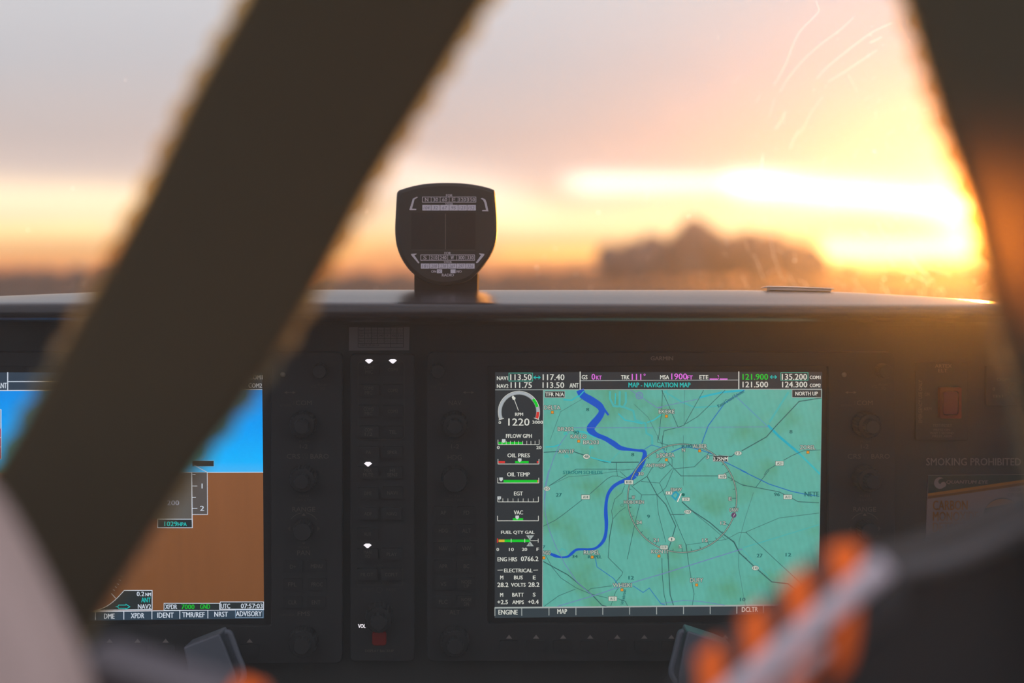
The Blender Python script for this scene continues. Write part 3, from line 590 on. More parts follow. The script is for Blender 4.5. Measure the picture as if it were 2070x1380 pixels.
pf.ctext('COM1', 517.5, 762.5, 26, 8.6, lt, off=0.02); pf.ctext('COM2', 516, 779, 27, 9, lt, off=0.02); pf.ctext('121.900', 424, 762, 52, 12, green, off=0.02); pf.ctext('135.200', 472, 762, 52, 12, lt, off=0.02); pf.ctext('121.500', 424, 778, 52, 12, lt, off=0.02)
pf.rect(-60, 827, 1.5, 866, glow((150, 165, 185)), 2); pf.rect(-60, 866, 1.5, 928, glow((165, 40, 80)), 2); pf.frame(-60, 827, 3, 928, 1.2, lt, 3)
for y in (884, 903): pf.line([(-20, y), (2, y)], 1, lt, 4)
pf.rect(300, 956, 387, 1049, tape, 2); pf.line([(387.6, 954), (388.6, 1067)], 1.7, lt, 4)
pf.rect(388, 954, 419, 1039, glow((86, 80, 78)), 2); pf.line([(388.5, 1039.5), (419.6, 1039.5), (419, 954.5), (392, 939.5)], 1.2, lt, 4); pf.line([(416, 903), (416, 920), (404, 929)], 1, bluel, 4)
for y, w in ((959, 6), (982, 10), (1005, 7), (1027, 10)): pf.line([(389, y), (389+w, y)], 1.3, lt, 5)
pf.ctext('1', 408.5, 982, 1.6, 10, lt, off=.03); pf.ctext('2', 408.5, 1027, 8, 10, lt, off=.03); pf.rect(389, 931, 432, 942, black, 4); pf.line([(398, 930.4), (432.6, 930.4), (432.6, 942.6), (400, 942.6)], 1, bluel, 5)
pf.ctext('200', 350, 1016, 24, 9.5, glow((165, 172, 195)), off=.02)
pf.rect(318, 1049, 389, 1066.5, dk, 4); pf.frame(318, 1048.4, 389.6, 1067, 1.3, lt, 5); pf.ctext('1029', 345.5, 1058.5, 26, 9.6, cyan, lay=6, off=.02); pf.ctext('HPA', 368.5, 1059.3, 18, 7.6, cyan, lay=6, off=.02)
arc = [tuple(p) for p in smoothline([(190, 1234, 0), (212, 1227, 0), (232, 1213, 0), (251, 1193, 0)], 5)]; arc = [(a, b) for a, b, c in arc]
pf.poly(arc+[(307.5, 1193), (307.5, 1232), (192, 1234)], dk, 4); pf.line(arc+[(307.5, 1193), (307.5, 1231.6), (192, 1233)], 1.4, lt, 5)
for i in range(9):
    a = R_(36+i*4.5); x = 20+265*math.cos(a*1.0); y = 1060+265*math.sin(a) ; 
    if y < 1205: pf.line([(x, y), (x-5, y-2.5)], 1, lt, 5)
for i, (x, y) in enumerate(((246, 1164), (243, 1172), (239, 1180), (235, 1186), (231, 1192))): pf.line([(x-3, y-1), (x+1, y+1.2)], 1, lt, 5)
pf.line([(225, 1199), (234, 1209)], 1.4, lt, 5)
pf.ctext('0.2', 284, 1200, 15, 9, lt, lay=6, off=.02); pf.ctext('NM', 299.5, 1201, 11, 7, lt, lay=6, off=.02); pf.ctext('ANT', 295, 1212.3, 18.5, 9.5, cyan, lay=6, off=.02); pf.ctext('NAV2', 292, 1225.5, 26, 9.5, lt, lay=6, off=.02)
pf.line([(234, 1226), (238, 1226), (240, 1222.6), (255, 1222.6)], 1.4, cyan, 6); pf.line([(238, 1226), (240, 1229.2), (255, 1229.2)], 1.4, cyan, 6); pf.line([(254, 1220.5), (262.5, 1226), (254, 1231)], 1.4, cyan, 6)
pf.rect(331, 1219, 444, 1233, dk, 4); pf.frame(331, 1218.4, 444.6, 1233.6, 1.2, lt, 5); pf.rect(445, 1216, 533, 1231, dk, 4); pf.frame(444.6, 1215.6, 533.4, 1231.4, 1.2, lt, 5)
for t, x, y, w, m in (('XPDR', 346, 1226, 24, lt), ('7000', 380, 1226, 26, green), ('GND', 414.5, 1225.5, 20, green), ('UTC', 456, 1224.5, 18, lt), ('07:57:03', 509, 1224.3, 44, lt)): pf.ctext(t, x, y, w, 9.4, m, lay=6, off=.02)
pf.build('attitude_picture', scr2)
sk = Ink(-0.00027)
sk.poly([(-148, 1241), (533.6, 1232), (533.8, 1249.5), (-148, 1258)], glow((44, 62, 78)), 0); sk.line([(-148, 1239.5), (533.6, 1231.6)], 1.6, lt, 3)
for x in (-92, -34, 23, 80, 136, 192.9, 250.3, 307.1, 363.4, 420.2): yy = 1236.5-(x-192)*.0135; sk.rect(x-.8, yy, x+.8, yy+16, lt, 4)
for t, x, y, w in (('DME', 221, 1245, 21), ('XPDR', 278, 1244, 27), ('IDENT', 334.5, 1243, 33), ('TMR/REF', 391, 1242, 45), ('NRST', 447, 1241, 27), ('ADVISORY', 503, 1240, 52)): sk.ctext(t, x, y, w, 10.4, lt, lay=4, off=.025)
sk.frame(475.5, 1232, 532.4, 1248.6, 1.2, glow((130, 155, 180)), 5); sk.build('softkey_bar', scr2)
softkeys(pfd, [-118+56.6*i for i in range(12)], 1295)
bezel_legends(pfd, 614, 'com')

# ------------------------------------------------------------------ audio panel between the displays
aud = empty('audio_panel', at(770, 1335, 0), 'narrow black audio selector panel with small white lit triangles between the two displays', 'audio panel')
slab('body', rrect(708, 716, 838, 1336, 8, 4), -0.006, 0.002, BEZ, aud, bev=0.0006)
ik = Ink(0.00205); b = rrect(724, 729, 817, 888, 8, 5); ik.line(b, .9, LETD, closed=True)
b = [(722, 1148), (722, 1182), (814, 1182), (814, 1148)]; ik.line(b, .8, LETD)
ik.ctext('CREW', 766, 1143, 18, 5, LETD); ik.ctext('ICS', 744, 1178, 10, 5.5, LETD); ik.ctext('ISOLATION', 776, 1178, 34, 5.5, LETD); ik.ctext('PILOT', 744, 1192, 21, 6, LETD); ik.ctext('PASS', 790, 1192, 19, 6, LETD); ik.ring(767, 1192, 5.5, .8, LETD, n=18)
ik.ctext('DISPLAY BACKUP', 767, 1315, 58, 5.5, LETT, off=.03)
ik.build('body_lettering', aud)
lit = glow((255, 250, 255), 1.0, 'annunciator_white'); vol = Ink(0.0046)
for x, y, t in ((746, 747, 'COM1 MIC'), (794, 747, 'COM1'), (745, 789, 'COM2 MIC'), (794, 789, 'COM2'), (745, 831, 'COM3 MIC'), (794, 831, 'COM3'), (745, 873, 'COM 1/2'), (794, 873, 'TEL'), (745, 914, 'PA'), (793, 914, 'SPKR'), (744, 955, 'MKR MUTE'), (793, 955, 'HI SENS'),
    (744, 997, 'DME'), (793, 996, 'NAV1'), (744, 1038, 'ADF'), (792, 1038, 'NAV2'), (743, 1079, 'AUX'), (743, 1120, 'MAN SQ'), (792, 1120, 'PLAY'), (742, 1161, 'PILOT'), (791, 1161, 'COPLT')):
    k_ = key(x, y, 42, 24, t.split(), aud, fs=7)
    if (x, y) in ((746, 747), (794, 747), (744, 955), (743, 1120)):
        ik = Ink(0.0043); yy = y-18.5; ik.poly([(x-8.2, yy), (x-4, yy-3.2), (x+4, yy-3.2), (x+8.2, yy), (x+1.2, yy+6), (x-1.2, yy+6)], lit); o = ik.build('lit_annunciator', k_); o['label'] = 'small lit white triangle'
ik = Ink(0.0022); ik.ctext('VOL', 731.5, 1265, 15, 8, lit, off=.03); o = ik.build('lit_legend', aud); o['label'] = 'small lit white word VOL'
kk = knob(767, 1243, 29, .012, aud)
rb = slab('backup_button', rrect(752, 1277, 781, 1305, 6, 5), 0.002, 0.0055, pbr('red_button', (0.12, 0.010, 0.008), 0.6, spec=.1), aud, bev=.0008); rb['label'] = 'dark red square button'

# ------------------------------------------------------------------ correction card
card = empty('compass_correction_card', at(766, 708, -0.006), 'small grey card with a ruled table fixed above the audio panel', 'placard')
slab('card', [(705.5, 661), (828, 660.5), (827, 708), (705, 708.5)], -0.0062, -0.0054, pbr('grey_card', (0.12, 0.115, 0.12), 0.7, spec=.1), card)
ik = Ink(-0.0053); inkd = pbr('table_ink', (0.025, 0.027, 0.022), .8, spec=.05); inkf = pbr('table_ink_faint', (0.07, 0.07, 0.068), .8, spec=.05)
xs = [724, 737, 750.5, 763.5, 776.5, 789.5, 802.5, 815.5]
for y in (661.5, 673, 683.5, 694, 701.8): ik.line([(724, y), (815.8, y)], 1.0, inkd)
for x in xs: ik.line([(x, 661), (x, 701.8 if x in (724, 789.5, 815.5) else 694)], 1.0, inkd)
for r, (y, row) in enumerate(((667.3, ['Steer', '001', '031', '061', '091', '121', '151']), (678, ['For', 'S', '210', '240', 'W', '300', '330']), (688.7, ['Steer', '182', '209', '237', '266', '297', '328']))):
    for i, t in enumerate(row): ik.ctext(t, (xs[i]+xs[i+1])/2, y, min(10, 3.3*len(t)), 4.6, inkd if (r == 1 or i == 0) else inkf)
ik.ctext('DATE: 20 Jan 16', 747, 697.9, 38, 4.6, inkd); ik.build('table', card)

# ------------------------------------------------------------------ right side of the panel
elt = empty('emergency_beacon_switch', at(1905, 890, -0.006), 'black switch plate with a dark red rocker right of the map display', 'switch')
slab('plate', rrect(1851, 732, 1957, 890, 4, 3), -0.006, -0.0035, BEZ, elt, bev=.0004)
ik = Ink(-0.0034)
ik.ctext('ARTEX', 1907, 739.5, 34, 7, LETT, off=.02); ik.ctext('ELT', 1906, 748.8, 18, 7, LETT, off=.02); ik.ctext('EMERGENCY USE ONLY', 1860.5, 811, 86, 7.2, LETT, rot=-90, off=.02); ik.ctext('ON', 1874, 796.5, 10, 6.5, LETT); ik.ctext('ARM', 1875, 826, 16, 6.5, LETT)
ik.ctext('TEST/RESET', 1905, 859.5, 39, 5.5, LETT, off=.02)
for t, y, w in (('PRESS ON', 868.5, 33), ('WAIT 1 SECOND', 875, 48), ('PRESS ARM', 881.5, 38)): ik.ctext(t, 1904, y, w, 5, LETT, off=.02)
ik.build('plate_lettering', elt)
RED = pbr('dark_red_plastic', (0.09, 0.010, 0.007), .55, spec=.15)
r0 = frame_slab('rocker_surround', rrect(1900, 783, 1944, 846, 3, 4), rrect(1906, 790, 1938, 839, 7, 4), -.0035, .0005, RED, elt, .0003)
slab('rocker', rrect(1907, 791, 1937, 838, 6, 4), -.0035, .0022, pbr('rocker_red', (0.10, 0.008, 0.012), .5, spec=.2), elt, bev=.0006)
tst = empty('test_switch_plate', at(2040, 825, -0.006), 'small black switch plate at the far right, partly behind the strap', 'switch')
slab('plate', rrect(1993, 738, 2100, 820, 4, 3), -0.006, -0.0035, BEZ, tst, bev=.0004)
ik = Ink(-0.0034); ik.ctext('CIGAR', 2030, 766, 30, 6, LETT); ik.ctext('0', 2009, 786, 4.5, 7, LETT, off=.02); ik.ctext('TEST', 2018, 800.5, 24, 5.5, LETT, off=.02); ik.build('plate_lettering', tst)
lathe('push_button', at(2050, 785, -.0035), PN, [(0, .004), (.004, .004), (.0045, .0032)], KNOB, tst, 28)

co = empty('carbon_monoxide_detector_card', at(1960, 1110, -0.006), 'white and green cardboard gas detector card with orange lettering below the smoking placard', 'placard')
CO = Ink(-0.0051)
slab('card', [(1876, 960), (2160, 958), (2165, 1112), (1871, 1104)], -0.0062, -0.0052, pbr('detector_card', (0.115, 0.088, 0.085), .7, spec=.1), co)
CO.poly([(1876, 960), (2160, 958), (2161, 958.8), (1877, 961)], pbr('card_edge', (0.05, 0.055, 0.045), .7), 1)
CO.poly([(1876.5, 961), (2161, 958.8), (2163, 959), (2150, 959), (1876, 997)], pbr('card_green', (0.020, 0.028, 0.024), .7, spec=.1), 1)
OR = pbr('card_orange', (0.18, 0.075, 0.015), .7, spec=.1)
CO.poly([(1876, 997), (2150, 957.5), (2150, 963), (1875.7, 1003)], OR, 3); CO.poly([(1875.7, 1003.3), (2150, 963.5), (2150, 969), (1875.5, 1008)], pbr('card_orange_dark', (0.10, 0.045, 0.012), .7, spec=.1), 3)
PAL = pbr('card_white', (0.135, 0.11, 0.105), .7, spec=.1)
CO.disc(1900, 976, 11.8, PAL, 4); CO.disc(1902, 973, 5.2, pbr('card_green', (0.02, 0.028, 0.024)), 5); CO.poly([(1902, 967), (1914, 966), (1913, 976), (1904, 978)], pbr('card_green', (0, 0, 0)), 5); CO.disc(1907, 979, 5.6, PAL, 6)
CO.ctext('QUANTUM EYE', 1955, 974.5, 84, 8, PAL, off=.03, it=.2)
CO.ctext('COLOR OF', 2058, 990, 38, 6, pbr('card_ink', (0.03, 0.035, 0.03), .7)); CO.ctext('CIRCLE INDICATES', 2075, 1000, 76, 6, MATS['card_ink'])
for t, y, w in (('CARBON', 1021, 70), ('MONOXIDE', 1043.5, 92), ('DETECTOR', 1065.5, 90)): CO.text(t, 1886, y-9.8, 1886+w, y+9.8, pbr('card_orange_ink', (0.155, 0.068, 0.014), .7, spec=.1), off=.05, lay=4)
CO.ctext('REPLACE BY', 1907, 1082.5, 44, 6.5, MATS['card_ink'])
CO.disc(2027, 1046, 40, pbr('card_green', (0, 0, 0)), 4, 32); CO.poly([(2027+40*math.cos(R_(a)), 1046+38*math.sin(R_(a))) for a in range(-150, -40, 10)], OR, 5)
CO.build('card_printing', co)
# ------------------------------------------------------------------ glareshield
def interp(x, tab):
    if x <= tab[0][0]: a, b = tab[0], tab[1]
    elif x >= tab[-1][0]: a, b = tab[-2], tab[-1]
    else:
        for a, b in zip(tab, tab[1:]):
            if a[0] <= x <= b[0]: break
    return a[1]+(b[1]-a[1])*(x-a[0])/(b[0]-a[0])
TOPL = [(-900, 660), (-300, 611), (0, 597), (185, 589), (420, 585), (640, 583.5), (1000, 584.5), (1500, 584.5), (1700, 588), (1850, 596), (2000, 607), (2200, 630), (2900, 740)]
LIPL = [(-900, 665), (-300, 617), (0, 610.5), (500, 608.5), (1000, 611), (1500, 613), (2000, 615.5), (2200, 633), (2900, 742)]
cols = list(range(-900, 2901, 50)); prof = []
for px in cols:
    t, l = interp(px, TOPL), interp(px, LIPL); m = t+(l-t)
    P = [(.900, 648), (.864, 652.5), (.854, 650), (.8475, 640), (.8475, 626+(l-610)*.6), (.8495, l+7), (.854, l+1.5), (.862, l-2), (.88, t+(l-t)*.55), (.90, t+(l-t)*.25), (.93, t), (.98, t+3), (1.1, t+9), (1.27, t+16)]
    prof.append([ray(px, y, d) for d, y in P])
vs = [p for c in prof for p in c]; k = len(prof[0]); fs = []
for i in range(len(cols)-1):
    for j in range(k-1): fs.append((i*k+j, (i+1)*k+j, (i+1)*k+j+1, i*k+j+1))
gl = meshobj('glareshield', vs, fs, GLARE, None, smooth=True)
tag(gl, 'long dark glareshield with a pale blue sheen along its rounded top edge', 'glareshield')
sm = gl.modifiers.new('thick', 'SOLIDIFY'); sm.thickness = 0.003; sm.offset = -1
ss = gl.modifiers.new('sub', 'SUBSURF'); ss.levels = 1; ss.render_levels = 1

# ------------------------------------------------------------------ magnetic compass
kc = conv(780, 350, 5.521); DC = 0.925
def cpt(px, py, lift=0.0): return ray(px, py, DC-lift)
cmp_ = empty('magnetic_compass', cpt(902, 588), 'black magnetic compass standing on the glareshield with white correction tables', 'compass')
out = kc(150, 190, 280, 150, 420, 122, 560, 110, 690, 108, 840, 112, 980, 128, 1100, 152, 1195, 182, 1216, 210, 1226, 300, 1236, 420, 1243, 560, 1241, 690, 1222, 800, 1180, 900, 1110, 1010, 1020, 1118, 900, 1210, 660, 1255, 450, 1215, 320, 1130, 240, 1050, 170, 940, 125, 820, 106, 700, 104, 580, 112, 420, 122, 250, 130, 212)
oo = smoothline([(x, y, 0) for x, y in out]+[(out[0][0], out[0][1], 0)], 3)[:-1]
ctr = Vector((902, 465, 0))
bm = bmesh.new(); loops = []
for sc, dz in ((.93, .0), (.985, -.0012), (1.0, -.004), (1.0, -.030), (.97, -.055), (.85, -.07)):
    loops.append([bm.verts.new(cpt(*((ctr+(p-ctr)*sc)[:2]), dz)) for p in oo])
for a, b in zip(loops, loops[1:]):
    for i in range(len(oo)): bm.faces.new((a[i], a[(i+1) % len(oo)], b[(i+1) % len(oo)], b[i]))
bm.faces.new(loops[0]); bm.faces.new(loops[-1][::-1])
bmobj('housing', bm, BLACKM, cmp_, smooth=False)
bm = bmesh.new(); f = [cpt(x, y, -.006) for x, y in ((837.5, 548), (965, 548), (964.5, 592), (837.5, 592))]; bm_prism(bm, f, [p+fwd*.05 for p in f]); bmobj('mounting_neck', bm, pbr('neck_rubber', (.012,.012,.012), .9, spec=.05), cmp_, bev=.0004)
iw = Ink(0.0004, cpt)
iw.poly(kc(285, 440, 1000, 440, 1000, 852, 285, 852), pbr('compass_window', (.006, .006, .006), .3, spec=.2), 0)
lub = pbr('lubber_line', (.11, .10, .095), .6); cfa = pbr('compass_figures_dim', (.022, .022, .02), .8, spec=.1)
iw.line(kc(664, 450, 664, 850), 1.1, lub, 4); iw.line(kc(285, 856, 1000, 858), .9, pbr('window_rim', (.045, .045, .042), .5), 3)
for t, x, w in (('3', 488, 50), ('N', 700, 60), ('E', 850, 50)): x, y = kc(x, 615)[0]; iw.ctext(t, x, y, w/5.5, 80/5.5, cfa, lay=1)
for i in range(19): x, y = kc(485+i*26, 685)[0]; iw.line([(x, y-2.8), (x, y+2.8)], .6, cfa, 1)
iw.build('window', cmp_)
pl = Ink(0.0004, cpt)
def row(x0, x1, y0, y1, items, card=False):
    n = len(items); w = (x1-x0)/n
    (a, b), (c, d) = kc(x0, y0)[0], kc(x1, y1)[0]
    if card:
        for i in range(n): pl.rect(a+(c-a)*i/n+.5, b, a+(c-a)*(i+1)/n-.3, d, CARD, 3)
        for i, t in enumerate(items): pl.ctext(t, a+(c-a)*(i+.5)/n, (b+d)/2, 11.5 if len(t) > 2 else 9, 6.8, PENCIL, lay=5, it=.15)
    else:
        pl.frame(a, b, c, d, 1.2, WHITEINK, 3)
        for i in range(1, n): pl.rect(a+(c-a)*i/n-.5, b, a+(c-a)*i/n+.5, d, WHITEINK, 3)
        for i, t in enumerate(items): pl.ctext(t, a+(c-a)*(i+.5)/n, (b+d)/2, {1: 6.5, 2: 10, 3: 13}[len(t)], 7.2, WHITEINK, lay=4, off=.01)
row(405, 1008, 262, 326, ['N', '30', '60', 'E', '120', '150']); row(405, 1006, 354, 416, ['104', '32', '67', '95', '123', '152'], True)
row(386, 994, 908, 974, ['S', '210', '240', 'W', '300', '330']); row(388, 992, 1008, 1064, ['181', '208', '238', '269', '297', '326'], True)
for t, x, y, w, h in (('FOR', 708, 247, 70, 24), ('STEER', 707, 343, 84, 20), ('FOR', 690, 891, 70, 26), ('STEER', 692, 991, 86, 22), ('ON', 534, 1096, 54, 28), ('NO', 818, 1096, 54, 28), ('RADIO', 692, 1136, 132, 32)):
    x, y = kc(x, y)[0]; pl.ctext(t, x, y, w/5.52, h/5.52, WHITEINK, off=.015)
for x0, x1 in ((570, 628), (722, 778)): (a, b), (c, d) = kc(x0, 1073)[0], kc(x1, 1116)[0]; pl.rect(a, b, c, d, CARD, 3)
pl.line(kc(585, 1082, 615, 1108), .7, PENCIL, 5); pl.line(kc(615, 1082, 585, 1108), .7, PENCIL, 5)
for p in ((262, 408, 290, 320, 300, 285, 345, 262, 360, 268, 320, 292, 310, 330, 292, 395, 340, 398, 338, 411, 270, 412), (1145, 425, 1125, 330, 1110, 292, 1075, 275, 1058, 282, 1085, 300, 1100, 330, 1118, 408, 1075, 410, 1075, 424),
          (280, 900, 345, 895, 340, 906, 318, 914, 376, 1000, 362, 1006, 284, 915), (1100, 900, 1040, 893, 1045, 905, 1062, 912, 1005, 996, 1014, 1004, 1030, 996, 1098, 915)):
    q = kc(*p); bmv = q; pl.poly(bmv, WHITEINK, 3)
o = pl.build('correction_table', cmp_); o['label'] = 'white printed and pencilled correction tables'

# ------------------------------------------------------------------ metal strip lying on the glareshield
ms = empty('metal_strip', ray(1618, 586, .925), 'thin bright metal clip lying on the glareshield right of the compass', 'clip')
MET = pbr('bright_metal', (.75, .7, .66), .25, metal=.9)
def rayloop(lst, d): return [ray(x, y, d) for x, y in lst]
bm = bmesh.new(); f = rayloop([(1549, 577.8), (1600, 578.6), (1686, 582.3), (1687, 584), (1600, 580.6), (1549, 579.8)], .925); bm_prism(bm, f, [p+fwd*.02 for p in f]); bmobj('top_plate', bm, MET, ms, bev=.0002)
bm = bmesh.new(); f = rayloop([(1556, 579.5), (1680, 583.5), (1681, 588.6), (1557, 586.2)], .927); bm_prism(bm, f, [p+fwd*.012 for p in f]); bmobj('body', bm, pbr('pale_plastic', (.5, .47, .46), .4), ms, bev=.0003)

# ------------------------------------------------------------------ windscreen, its scratches and dust
def wpt(px, py):
    t = (py+400)/1020.0; d = .86+(1.26-.86)*t; return ray(px, py, d)
vs, fs = [], []; gx = list(range(-1500, 3601, 300)); gy = list(range(-700, 621, 110))
for py in gy:
    for px in gx: vs.append(wpt(px, py))
for j in range(len(gy)-1):
    for i in range(len(gx)-1): a = j*len(gx)+i; fs.append((a, a+1, a+1+len(gx), a+len(gx)))
wm = newmat('windscreen_acrylic'); n = wm.node_tree.nodes; l = wm.node_tree.links
tr = n.new('ShaderNodeBsdfTransparent'); tr.inputs[0].default_value = (.985, .985, .98, 1)
tl = n.new('ShaderNodeBsdfTranslucent'); tl.inputs[0].default_value = (.8, .78, .76, 1)
gs = n.new('ShaderNodeBsdfGlossy'); gs.inputs['Roughness'].default_value = .05
rf = n.new('ShaderNodeBsdfRefraction'); rf.inputs['Roughness'].default_value = .75; rf.inputs['IOR'].default_value = 1.035
def mixn(f, a, b):
    m = n.new('ShaderNodeMixShader'); m.inputs[0].default_value = f; l.new(a, m.inputs[1]); l.new(b, m.inputs[2]); return m
m1 = mixn(.045, tr.outputs[0], tl.outputs[0]); m2 = mixn(.03, m1.outputs[0], gs.outputs[0]); m3 = mixn(.006, m2.outputs[0], rf.outputs[0])
tn = n.new('ShaderNodeTexNoise'); tn.inputs['Scale'].default_value = 9; tn.inputs['Detail'].default_value = 5; tt = n.new('ShaderNodeTexCoord'); l.new(tt.outputs['Object'], tn.inputs['Vector'])
mm = n.new('ShaderNodeMapRange'); mm.inputs['To Min'].default_value = .008; mm.inputs['To Max'].default_value = .035; mm.inputs['From Min'].default_value = .3; mm.inputs['From Max'].default_value = .7; l.new(tn.outputs['Fac'], mm.inputs['Value']); l.new(mm.outputs[0], m1.inputs[0])
oo_ = n.new('ShaderNodeOutputMaterial'); l.new(m3.outputs[0], oo_.inputs[0])
win = tag(meshobj('window_1', vs, fs, wm, None, smooth=True), 'wide slanted windscreen with fine scratches lit by the low sun', 'windscreen', kind='structure')
SCR = newmat('scratch_edge'); n = SCR.node_tree.nodes; l = SCR.node_tree.links
tl = n.new('ShaderNodeBsdfTranslucent'); tl.inputs[0].default_value = (.55, .6, .6, 1); tr = n.new('ShaderNodeBsdfTransparent'); m_ = n.new('ShaderNodeAddShader')
l.new(tr.outputs[0], m_.inputs[0]); l.new(tl.outputs[0], m_.inputs[1]); o_ = n.new('ShaderNodeOutputMaterial'); l.new(m_.outputs[0], o_.inputs[0])
def win_in(px, py, z=0): return wpt(px, py) - fwd*(.0006+z)
zs = conv(1480, 0, 3.508); zw = conv(1500, 300, 3.449)
def scratch(pts, w):
    s = Ink(0, win_in); q = [tuple(p[:2]) for p in smoothline([(x, y, 0) for x, y in pts], 6)]
    s.line(q, w, SCR, 0); return s.build('scratch', win)
for g, w, p in ((zs, .9, (590, 0, 605, 40, 612, 82, 560, 140, 480, 225, 430, 320, 390, 430, 345, 520, 294, 603)), (zs, .8, (860, 125, 760, 215, 620, 320, 500, 430, 400, 550, 340, 650)), (zs, 1.0, (1130, 165, 1000, 225, 860, 325, 740, 420, 660, 490, 600, 560)),
    (zs, .9, (1025, 355, 900, 440, 780, 520, 680, 580)), (zs, 1.2, (1060, 262, 975, 305)), (zs, 1.0, (475, 920, 440, 980, 410, 1055)), (zs, .7, (380, 790, 340, 860, 310, 920)), (zs, .7, (640, 690, 560, 800, 520, 880, 480, 960)), (zs, 1.1, (220, 1090, 210, 1180, 200, 1250)),
    (zs, .8, (1150, 920, 1100, 958)), (zs, .9, (1415, 765, 1350, 783)), (zs, .7, (300, 700, 285, 760, 260, 830)), (zs, .6, (820, 530, 860, 600, 885, 655)), (zs, .6, (50, 545, 0, 590)), (zw, 2.2, (1165, 750, 1220, 820, 1300, 890)), (zw, 1.6, (1010, 755, 1065, 828)), (zw, 1.8, (1300, 905, 1338, 925)),
    (zw, 1.2, (1110, 860, 1200, 890, 1300, 930)), (zw, 1.0, (1290, 830, 1360, 855, 1450, 880)), (zw, 1.4, (820, 568, 880, 612)), (zw, 1.2, (940, 520, 980, 590, 1020, 610)), (zw, .9, (195, 600, 220, 740, 275, 910)), (zw, .9, (85, 740, 120, 830, 150, 915)), (zw, .8, (0, 880, 40, 975)), (zw, .7, (20, 640, 45, 720)),
    (zw, .8, (320, 870, 370, 960)), (zw, 1.0, (820, 285, 805, 340)), (zw, .8, (585, 60, 560, 110)), (zw, .7, (140, 60, 130, 140)), (zw, .7, (610, 540, 616, 580)), (zw, 1.0, (1720, 950, 1640, 985)), (zw, .9, (1755, 1015, 1700, 1045))):
    scratch(g(*p), w)
rnd = random.Random(3); ds = Ink(0, win_in)
for i in range(460):
    if i < 300: x = 1990-abs(rnd.gauss(0, 230)); y = rnd.uniform(380, 600) if i % 3 else rnd.uniform(40, 420)
    else: x = rnd.uniform(0, 1900); y = 600-abs(rnd.gauss(0, 130))
    r = rnd.uniform(.5, 1.3) if rnd.random() < .92 else rnd.uniform(1.8, 2.8)
    if rnd.random() < .35 and x > 1250:
        a = rnd.gauss(-1.15, .3) if y < 430 else rnd.gauss(1.0, .35); q = rnd.uniform(5, 22); ds.line([(x, y), (x+q*math.cos(a), y+q*math.sin(a))], rnd.uniform(.5, 1.0), SCR, 0)
    else: ds.disc(x, y, r, SCR, 0, 8)
o = ds.build('dust', win); o['kind'] = 'stuff'

# ------------------------------------------------------------------ control yokes
YM = pbr('yoke_plastic', (.055, .068, .088), .42, spec=.4)
def yoke(label, pad, rim, hubx, col):
    y = empty('control_yoke', ray(hubx, 1560, .86), label, 'control yoke')
    bm = bmesh.new(); f = rayloop(pad, .868); bm_prism(bm, f, [p+fwd*.022 for p in f]); bmobj('grip_pad', bm, YM, y, bev=.0012)
    tube('grip_rim', [p+fwd*.008 for p in smoothline([ray(a, b, .862) for a, b in rim], 6)], .0019, YM, y, 12)
    ax = pad[-1][0]*.5+pad[-2][0]*.5 if False else sum(p[0] for p in pad)/len(pad)
    tube('horn', smoothline([ray(ax, 1500, .87), ray(ax, 1600, .87), ray((ax+hubx)/2, 1680, .868), ray(hubx, 1680, .866)], 8), .011, YM, y, 16)
    tube('shaft', [ray(hubx, 1680, .80), ray(hubx, 1668, .90)], .016, pbr('yoke_shaft', (.03, .03, .03), .4), y, 20)
    return y
yoke('blue grey yoke horn in front of the left display', [(370, 1308), (443, 1279.5), (452, 1300), (476, 1362), (486, 1420), (492, 1540), (392, 1540), (386, 1420), (379, 1345)], [(450, 1283), (458, 1284), (464, 1296), (476, 1330), (485, 1352), (488, 1372), (482, 1400), (486, 1520)], 200, None)
yoke('blue grey yoke horn in front of the map display', [(1390, 1274), (1452, 1294), (1480, 1306), (1476, 1400), (1470, 1540), (1374, 1540), (1370, 1400), (1371, 1366), (1381, 1310)], [(1385, 1282), (1379, 1284), (1375, 1296), (1367, 1330), (1360.5, 1356), (1361, 1370), (1368, 1385), (1372, 1420), (1374, 1520)], 1640, None)

# ------------------------------------------------------------------ shoulder straps close to the seats
def strapmat(name, c, k, ior, rough):
    m = newmat(name); n = m.node_tree.nodes; l = m.node_tree.links
    b = n.new('ShaderNodeBsdfPrincipled'); b.inputs['Base Color'].default_value = (*c, 1); b.inputs['Roughness'].default_value = .85; b.inputs['Specular IOR Level'].default_value = .1
    r = n.new('ShaderNodeBsdfRefraction'); r.inputs['Roughness'].default_value = rough; r.inputs['IOR'].default_value = ior; r.inputs[0].default_value = (1, .8, .5, 1)
    t = n.new('ShaderNodeTexCoord'); w = n.new('ShaderNodeTexNoise'); w.inputs['Scale'].default_value = 60; l.new(t.outputs['Object'], w.inputs['Vector'])
    u = n.new('ShaderNodeBump'); u.inputs['Strength'].default_value = .3; u.inputs['Distance'].default_value = .001; l.new(w.outputs['Fac'], u.inputs['Height']); l.new(u.outputs[0], b.inputs['Normal'])
    x = n.new('ShaderNodeMixShader'); x.inputs[0].default_value = k; l.new(b.outputs[0], x.inputs[1]); l.new(r.outputs[0], x.inputs[2])
    o = n.new('ShaderNodeOutputMaterial'); l.new(x.outputs[0], o.inputs[0]); return m
WEB = strapmat('strap_webbing', (.064, .052, .031), .03, 1.08, .6)
FR = newmat('strap_edge_fringe'); n = FR.node_tree.nodes; l = FR.node_tree.links
tr = n.new('ShaderNodeBsdfTransparent'); tr.inputs[0].default_value = (1, .8, .5, 1); tl = n.new('ShaderNodeBsdfTranslucent'); tl.inputs[0].default_value = (.34, .46, .5, 1); m_ = n.new('ShaderNodeMixShader'); m_.inputs[0].default_value = .30
